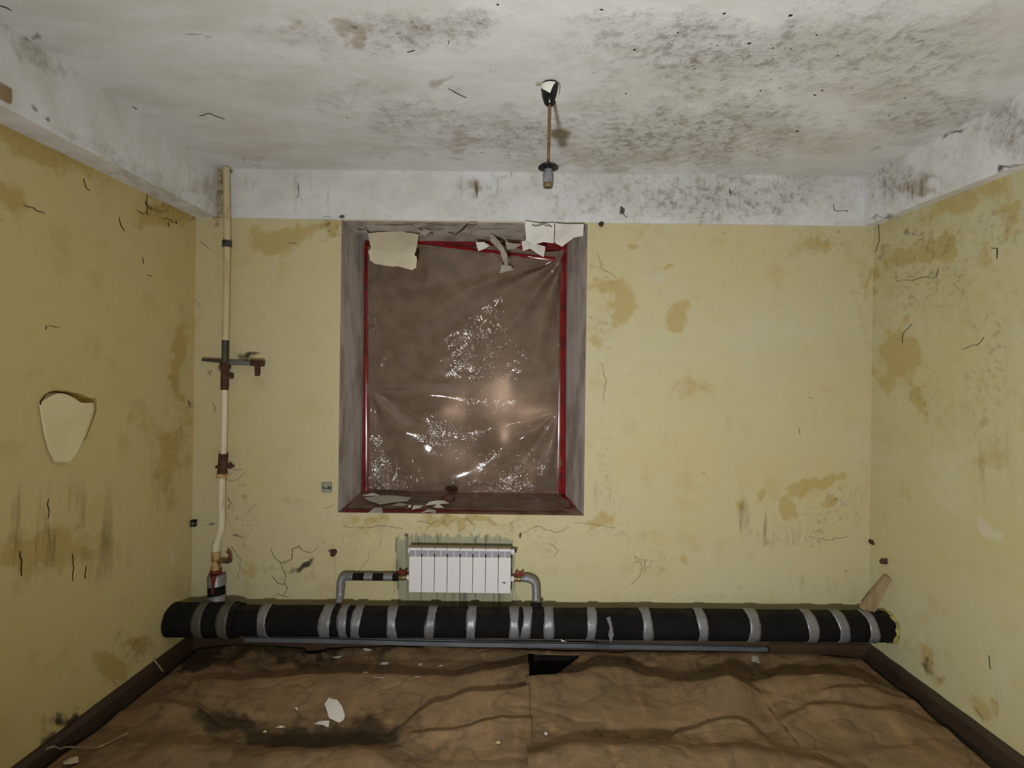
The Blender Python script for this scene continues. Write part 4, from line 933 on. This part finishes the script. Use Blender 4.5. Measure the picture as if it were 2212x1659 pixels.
MB().tube([Vector((xd + .003, y0 - .045, PZc + PR + .008)), Vector((xd + .003, y0 - .06, PZc + PR - .02))], .034, 16).build('foam_collar', M['foam'], feedR, True)

# ------------------------------------------------------------------ floor paper
def fold(x, y, px, amp, wf, wb, ph=0.0):
    """px: crest line read from the photograph (floor level); wf / wb: width of its slope towards / away from the camera"""
    c = [PZ(u, v, amp) for u, v in px]; cx = np.array([p.x for p in c]); cy = np.array([p.y for p in c])
    yc_ = np.interp(x, cx, cy) + .07 * (fbm(x * 3 + ph, x * 0 + ph, 4) - .5)
    L = (cx[-1] - cx[0]); t = np.clip((x - cx[0]) / L, -1, 2)
    a = amp * sst(t, -.06, .16) * (1 - sst(t, .84, 1.06)) * (.45 + 1.1 * fbm(x * 3.3 + ph * 3, x * 0 + 4 * ph, 3)); d = y - yc_
    wb = wb * (.55 + .9 * fbm(x * 2.6 + ph * 5, x * 0 + ph, 3))
    return a * np.where(d > 0, np.exp(-(d / wb) ** 2), np.exp(-np.abs(d / wf) ** 1.5))
def paper_h(x, y, left):
    wx = x + .25 * (fbm(x * 2, y * 2, 2) - .5); wy = y + .25 * (fbm(x * 2 + 7, y * 2 + 3, 2) - .5)
    h = .010 + .026 * (fbm(x * 1.7 + 3, y * 2.5, 3) - .3) + .020 * (ridged(wx * 1.5 + 2, wy * 3.6 + 5, 4) - .55) + .008 * (ridged(wx * 6 + wy * 3, wy * 8 - wx * 3, 2) - .5)
    h = h + .022 * sst(y, -.16, -.04)                             # laid up over the debris along the wall
    if left:
        h = h + fold(x, y, [(330, 1500), (420, 1482), (520, 1476), (640, 1468), (820, 1470), (980, 1466), (1135, 1448), (1250, 1440)], .062, .21, .045, 1)
        h = h + fold(x, y, [(-260, 1600), (0, 1612), (240, 1618), (420, 1632), (640, 1640), (820, 1648), (905, 1652)], .090, .30, .15, 2)
        h = h + fold(x, y, [(860, 1575), (930, 1540), (1000, 1520), (1080, 1508), (1200, 1495)], .045, .20, .014, 3)
        h = h + fold(x, y, [(150, 1545), (260, 1530), (360, 1532), (430, 1548), (470, 1590)], .030, .10, .02, 4)
        h = h - fold(x, y, [(340, 1440), (380, 1480), (430, 1525), (520, 1550), (600, 1562)], .028, .03, .02, 5)
        h = h + fold(x, y, [(880, 1600), (990, 1590), (1090, 1570), (1180, 1565)], .026, .05, .02, 12)
    else:
        h = h + fold(x, y, [(1020, 1474), (1140, 1470), (1300, 1450), (1350, 1448), (1480, 1478), (1570, 1490), (1660, 1500)], .075, .25, .035, 6)
        h = h + fold(x, y, [(1520, 1500), (1610, 1478), (1700, 1476), (1800, 1474), (1920, 1478), (2080, 1500)], .062, .16, .07, 7)
        h = h + fold(x, y, [(1000, 1644), (1140, 1636), (1300, 1630), (1440, 1626), (1620, 1630), (1860, 1655)], .085, .28, .11, 8)
        h = h + fold(x, y, [(1440, 1606), (1490, 1586), (1550, 1572), (1600, 1574), (1660, 1600)], .042, .08, .02, 9)
        h = h + fold(x, y, [(1660, 1560), (1760, 1546), (1880, 1545), (1980, 1550), (2120, 1575)], .040, .12, .03, 10)
        h = h - fold(x, y, [(1570, 1440), (1620, 1490), (1660, 1535), (1700, 1580), (1740, 1620)], .030, .03, .02, 11)
        h = h + fold(x, y, [(1780, 1515), (1880, 1505), (1980, 1512), (2060, 1530)], .030, .07, .02, 13)
    for k in range(5):   # repeats of the same folds behind the camera side
        yy = -1.35 - k * .42; h = h + .04 * np.exp(-((y - yy - .05 * np.sin(x * 3 + k)) / .09) ** 2)
    ed = np.minimum(x - XL + .0, XR - .06 - x); h = h * (.3 + .7 * sst(ed, 0, .30))
    return np.maximum(h, .004 + .004 * fbm(x * 6, y * 6, 2))
def sheet(x0, x1, left, label, extra=0.0):
    xs = steps((x0, x1, .012)); ys = steps((-3.6, -1.25, .05), (-1.25, -.035, .010))
    X, Yg = np.meshgrid(xs, ys, indexing='ij')
    Xw = X - .052 * np.clip(-Yg, 0, 2.0) * (1 - sst(X - xs[0], 0, .5)) if left else X
    Zp = paper_h(Xw, Yg, left) + extra
    U, V = project(X, Yg, X * 0 + .02)
    dirt = blobs(U, V, [(640, 1600, 260, 60, 1.0), (800, 1590, 160, 60, 1.0), (500, 1570, 120, 50, .8), (430, 1420, 120, 50, 1.0), (470, 1400, 90, 40, .9), (560, 1420, 200, 30, .7), (900, 1400, 200, 20, .6), (480, 1560, 80, 40, .6), (1660, 1440, 100, 20, .5), (1850, 1470, 120, 14, .5), (1350, 1605, 230, 20, .5), (1480, 1430, 200, 20, .4), (640, 1395, 300, 14, .8), (1500, 1408, 400, 10, .5), (250, 1560, 80, 30, .3)], .5, 40)  # dirt plus shade of fold hollows, troughs and pipe underside painted in
    z = np.zeros_like(U)
    e = (X - xs[0]) if not left else (xs[-1] - X)
    # ragged outer edges
    Xr = X + .012 * (fbm(Yg * 6, X * 0 + 3 * left, 3) - .5) * (1 - sst(np.minimum(X - xs[0], xs[-1] - X), 0, .05))
    Xr = Xr + Xw - X
    Yr = Yg + .05 * (fbm(X * 3, X * 0 + 9, 4) - .6) * sst(Yg, -.14, -.04)
    xm = (X[:-1, :-1] + X[1:, 1:]) / 2; ym = (Yg[:-1, :-1] + Yg[1:, 1:]) / 2
    if left:
        c = PZ(895, 1396, .03); drop = ((xm - c.x) / .20) ** 2 + ((ym - c.y - .01) / .055) ** 2 < 1
        c = PZ(685, 1400, .03); drop |= ((xm - c.x) / .07) ** 2 + ((ym - c.y) / .05) ** 2 < 1
    else:
        # square opening over the hole; its right end is closed by the turned-back corner
        drop = (xm < .24 + (ym - HY0) * .85) & (ym > HY0 + .004) & (ym < HY1)
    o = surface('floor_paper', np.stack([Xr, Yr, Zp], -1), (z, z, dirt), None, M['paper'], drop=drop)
    s = o.modifiers.new('thickness', 'SOLIDIFY'); s.thickness = .0015; s.offset = 0
    return tag(o, label, 'floor covering', 'brown paper sheets on the floor')
SEAM = PZ(1136, 1560, .03).x
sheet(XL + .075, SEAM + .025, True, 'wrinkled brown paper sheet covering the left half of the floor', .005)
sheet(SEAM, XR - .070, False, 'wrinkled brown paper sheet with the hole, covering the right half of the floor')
# turned-up corner beside the hole
fp = [PZ(1222, 1467, .035), PZ(1262, 1437, .035), PZ(1290, 1420, .05), PZ(1345, 1424, .04), PZ(1375, 1440, .035), PZ(1330, 1452, .06)]
flake(fp, 'turned-up corner of brown paper beside the floor hole', 'paper', .02, 'paper_corner', 'paper', th=.002)

# --- metal strips lying along the foot of the wall
def profile(px0, px1, Y, h, mat, label, dz=0):
    a, b = P(px0[0], px0[1], Y), P(px1[0], px1[1], Y - .006); vs = []; fs = []
    sec = [(0, 0), (0, h), (.003, h), (.003, .003), (.022, .003), (.022, h * .9), (.025, h * .9), (.025, 0)]
    n = 20
    for i in range(n + 1):
        p = a.lerp(b, i / n) + Vector((0, 0, .003 * math.sin(i * .4)))
        vs += [p + Vector((0, y, z)) for y, z in sec]
    m = len(sec)
    for i in range(n):
        for k in range(m): fs.append((i * m + k, i * m + (k + 1) % m, (i + 1) * m + (k + 1) % m, (i + 1) * m + k))
    fs += [tuple(range(m)), tuple(range((n + 1) * m - 1, n * m - 1, -1))]
    return tag(MB().add(vs, fs).build('metal_strip', M[mat], None), label, 'metal strip', 'metal strips below the pipe')
profile((527, 1387), (1290, 1402), -.085, .026, 'profile', 'grey metal strip under the pipe, its left end showing')
profile((690, 1386), (1658, 1409), -.060, .026, 'profile', 'long grey metal strip under the pipe, its right end showing')
profile((676, 1380), (1420, 1398), -.033, .020, 'profile_dark', 'thin dark strip against the board behind the grey strips')
flake([P(u, v, -.05) for u, v in [(1212, 1381), (1240, 1392), (1226, 1393), (1213, 1391)]], 'white triangular chip standing on the metal strips', 'flake', .003)
MB_pl = MB().box(P(1664, 1413, -.055), P(1876, 1391, -.032), .003).build('wooden_batten', M['wood'], None); tag(MB_pl, 'short brown batten right of the metal strips under the pipe', 'batten')

# --- stick leaning in the right corner
a, b = Vector((2.165, -.150, PZc + PR + .004)), PX(1918, 1246, XR - .014)
m = MB(); t = (b - a).normalized(); sdir = Vector((1, -.25, 0)); sdir = (sdir - t * sdir.dot(t)).normalized(); nd = t.cross(sdir)
vs = []; fs = []
for i, (q, w, th) in enumerate(((0, .040, .014), (.3, .034, .013), (.7, .026, .012), (.95, .022, .010), (1.0, .015, .008))):
    p = a.lerp(b, q)
    vs += [p + sdir * w + nd * th, p - sdir * w + nd * th, p - sdir * w * .95 - nd * th, p + sdir * w * .95 - nd * th]
for i in range(4):
    for k in range(4): fs.append((4 * i + k, 4 * i + (k + 1) % 4, 4 * i + 4 + (k + 1) % 4, 4 * i + 4 + k))
fs += [(3, 2, 1, 0), (16, 17, 18, 19)]
tag(m.add(vs, fs).build('wooden_stake', M['stick']), 'short raw wooden stake leaning in the right corner on the pipe', 'stake')

# ------------------------------------------------------------------ ceiling lamp holder
lx, ly = PZ(1187, 180, ZC).x, PZ(1187, 180, ZC).y
lamp = thing('pendant_lamp', (lx, ly, ZC), 'bare pendant lamp holder on a rod under the ceiling', 'lamp')
S_ = (ly + D) / F
def lz(v): return P(1187, v, ly).z
def lxx(u, v): return P(u, v, ly).x
def lathe(name, prof, mat, cx, n=24, parent=lamp):
    vs = []; fs = []
    for z, r in prof:
        for k in range(n): vs.append((cx + r * math.cos(2 * math.pi * k / n), ly + r * math.sin(2 * math.pi * k / n), z))
    m = len(prof)
    for i in range(m - 1):
        for k in range(n): fs.append((i * n + k, i * n + (k + 1) % n, (i + 1) * n + (k + 1) % n, (i + 1) * n + k))
    fs += [tuple(range(n - 1, -1, -1)), tuple(range((m - 1) * n, m * n))]
    return MB().add(vs, fs).build(name, M[mat], parent, True)
MB().box((lx - .060, ly - .012, ZC - .006), (lx + .02, ly + .014, ZC + .012), .003).build('mounting_plate', M['flake_grey'], lamp)
r0 = 20 * S_
cup = lathe('ceiling_cup', [(lz(228), 8 * S_), (lz(224), 12 * S_), (lz(210), 17 * S_), (lz(196), 19.6 * S_), (lz(187), r0), (lz(184), r0 * .95), (lz(186), r0 * .8)][::1], 'black', lxx(1188, 205))
# white paint smear: patch that follows the front of the cup
def cup_r(v): return np.interp(v, [187, 196, 210, 224, 228], [20, 19.6, 17, 12, 8]) * S_
def cup_patch(f0, f1, v0, v1, name):
    n, m = 10, 8; vs = []; fs = []
    for i in range(n + 1):
        v = v0 + (v1 - v0) * i / n
        for j in range(m + 1):
            a = math.radians(f0(i / n) + (f1(i / n) - f0(i / n)) * j / m); r = float(cup_r(v)) + .0015
            vs.append((lxx(1188, 205) + r * math.sin(a), ly - r * math.cos(a), lz(v)))
    for i in range(n):
        for j in range(m): fs.append((i * (m + 1) + j, (i + 1) * (m + 1) + j, (i + 1) * (m + 1) + j + 1, i * (m + 1) + j + 1))
    MB().add(vs, fs).build(name, M['lamp_white'], cup, True)
cup_patch(lambda t: -80 + 74 * t ** 1.6, lambda t: 34 - 36 * t ** .7, 187, 210, 'paint_smear')
cup_patch(lambda t: 55 - 6 * t, lambda t: 82 - 10 * t, 187, 222, 'paint_smear')
MB().tube([(lxx(1186, 188), ly - .02, lz(187)), (lxx(1192, 178), ly - .012, ZC)], .005, 8).build('wire', M['lamp_white'], lamp, True)
MB().tube([(lxx(1201, 190), ly - .02, lz(188)), (lxx(1202, 178), ly - .005, ZC)], .004, 8).build('wire', M['lamp_white'], lamp, True)
MB().tube([(lxx(1187.5, 226), ly, lz(226)), (lxx(1184.5, 352), ly, lz(352))], [3.8 * S_, 3.4 * S_], 12).build('rod', M['rod'], lamp, True)
cxd = lxx(1184.5, 362)
lathe('canopy_disc', [(lz(367), 6 * S_), (lz(366), 16 * S_), (lz(364), 22 * S_), (lz(361.5), 22.5 * S_), (lz(356), 17 * S_), (lz(352), 9 * S_), (lz(350), 5 * S_)], 'black', cxd)
lathe('socket', [(lz(397), 10 * S_), (lz(390), 12 * S_), (lz(376), 12 * S_), (lz(372), 9.5 * S_), (lz(366), 9 * S_)], 'socket_grey', cxd)
lathe('socket_rim', [(lz(405), 9.5 * S_), (lz(404), 10.3 * S_), (lz(396), 10.8 * S_), (lz(394), 10 * S_)], 'socket_brown', cxd)

# ------------------------------------------------------------------ small fittings on the walls
o = thing('wall_socket', P(705, 1052, 0), 'small grey-green socket plate left of the window', 'socket')
MB().box(P(694, 1064, -.022), P(718, 1041, .004), .004).build('plate', M['outlet'], o)
for u in (699, 711.5): MB().tube([P(u, 1053, -.0235), P(u, 1053, -.010)], .009 if u < 705 else .013, 12).build('contact_hole', M['black'], o, True)
MB().tube([P(699, 1053.5, -.024), P(705, 1056, -.026), P(711, 1054, -.024)], .002, 6).build('loose_wire', M['black'], o, True)
o = thing('corner_bracket', P(420, 1130, 0), 'small square metal bracket end in the left corner', 'bracket')
m = MB(); A, B = P(411, 1138, -.03), P(428, 1121, 0.01); t_ = .008
m.box(A, (B.x, B.y, A.z + t_)); m.box((A.x, A.y, B.z - t_), B); m.box(A, (A.x + t_, B.y, B.z)); m.box((B.x - t_, A.y, A.z), B); m.build('bracket_frame', M['steel_dark'], o)
MB().box((A.x + .012, -.027, A.z + .012), (B.x - .012, .01, B.z - .012)).build('plug', M['flake'], o)
def stub(name, p, d, r, mat, label, cat):
    p = Vector(p); d = Vector(d)
    return tag(MB().tube([p - d * .01, p + d * .02, p + d * .035 + Vector((0, 0, -.006))], [r, r * 1.1, r * .6], 8).build(name, M[mat], None, True), label, cat)
stub('pipe_plug', P(1884, 1170, -.01), (0, -1, 0), .018, 'rust', 'dark rusty plug in the right corner above the stake', 'plug')
stub('wall_hook', PX(1914, 1213, XR + .006), (-1, 0, 0), .016, 'rust', 'dark hook on the right wall just above the stake', 'hook')
stub('iron_hook', P(1298, 484, -.01), (0, -1, -.4), .014, 'rust', 'small dark hook under the beam right of the window', 'hook')
stub('rag_plug', P(722, 1192, -.004), (0, -1, -.2), .018, 'rust', 'brown plug in the wall left of the radiator', 'plug')
q = PX(8, 201, XL + LW); tag(MB().box((q.x - .01, q.y - .05, q.z - .03), (q.x + .012, q.y + .022, q.z + .025), .003).build('wooden_plug', M['stick']), 'brown wooden plug in the left beam at the picture edge', 'plug')

# ------------------------------------------------------------------ litter on the floor
def floor_pt(u, v, dz=.004):
    z = .06
    for _ in range(6):
        p = PZ(u, v, z); z = float(paper_h(np.array([p.x]), np.array([p.y]), p.x < SEAM)[0]) + (.005 if p.x < SEAM else 0) + dz
    return Vector((p.x, p.y, z))
def c6(L, dz=.005):
    return [floor_pt(340 + x / 2.698, 1370 + y / 2.698, dz) for x, y in L]
flake(c6([(1000, 362), (1018, 372), (1050, 380), (1078, 425), (1093, 470), (1075, 515), (1035, 500), (1000, 485), (985, 440), (975, 400)], .008), 'largest white paint flake on the brown paper floor', 'flake', .006, jag=.002)
for L, lab in [([(915, 520), (945, 506), (1003, 503), (997, 540), (960, 528)], 'white flake just in front of the largest floor flake'), ([(690, 540), (712, 532), (745, 534), (720, 546)], 'thin white sliver left of the largest floor flake'),
               ([(798, 424), (812, 424), (820, 440), (808, 436)], 'tiny white chip behind and left of the largest floor flake'), ([(1016, 130), (1040, 130), (1076, 124), (1055, 138), (1035, 140)], 'small white flake on the paper below the left strip end'),
               ([(1300, 168), (1320, 162), (1350, 163), (1335, 178), (1302, 178)], 'small white flake between the strips and the long floor flake'), ([(1190, 228), (1205, 218), (1230, 220), (1212, 236)], 'curled chip left of the long floor flake'),
               ([(1236, 230), (1270, 228), (1327, 235), (1325, 250), (1265, 247)], 'long white flake on the paper in front of the radiator'), ([(1198, 78), (1225, 84), (1258, 90), (1216, 98), (1202, 94)], 'white flake against the metal strips under the radiator'),
               ([(1520, 178), (1535, 168), (1550, 170), (1532, 180)], 'tiny chip right of the long floor flake'), ([(1640, 182), (1655, 176), (1662, 181), (1648, 186)], 'tiny chip left of the floor hole'), ([(1495, 238), (1535, 237), (1534, 243), (1497, 244)], 'thin pale sliver right of the long floor flake'),
               ([(612, 568), (625, 558), (640, 564), (628, 576)], 'yellowish crumb in the dirt on the left paper'), ([(1972, 632), (1985, 620), (2000, 626), (1995, 640)], 'pale crumb near the seam of the papers')]:
    flake(c6(L), lab, 'flake' if 'yellow' not in lab and 'pale crumb' not in lab else 'flake_yellow', .003, group='paint flakes on the floor', jag=.001)
flake([floor_pt(u, v, .016) for u, v in [(135, 1643), (150, 1636), (169, 1634), (169, 1643), (152, 1650), (138, 1652)]], 'cream scrap on the floor in the bottom left corner', 'flake_cream', .005)
flake([floor_pt(u, v, .006) for u, v in [(1175, 1582), (1180, 1580), (1183, 1586), (1177, 1588)]], 'tiny white chip on the right paper near the seam', 'flake', .002)
flake([floor_pt(u, v, .008) for u, v in [(1618, 1420), (1632, 1417), (1645, 1424), (1640, 1432), (1625, 1428)]], 'pale stone chip on the right paper below the batten', 'flake_grey', .012)
pts = curve_pts([PZ(100, 1618, .105), PZ(116, 1613, .105)] + [floor_pt(u, v, .012) for u, v in [(132, 1618), (138, 1614), (166, 1614), (200, 1616), (222, 1610), (250, 1596), (275, 1584)]], 6)
tag(MB().tube(pts, .004, 8).build('cord', M['cord'], None, True), 'pale cord lying by the left baseboard', 'cord')
tag(MB().tube([PZ(331, 1423, .108), PZ(339, 1433, .100), floor_pt(352, 1450, .012)], .004, 6).build('straw', M['straw'], None, True), 'pale straw across the left baseboard near the pipe', 'straw')
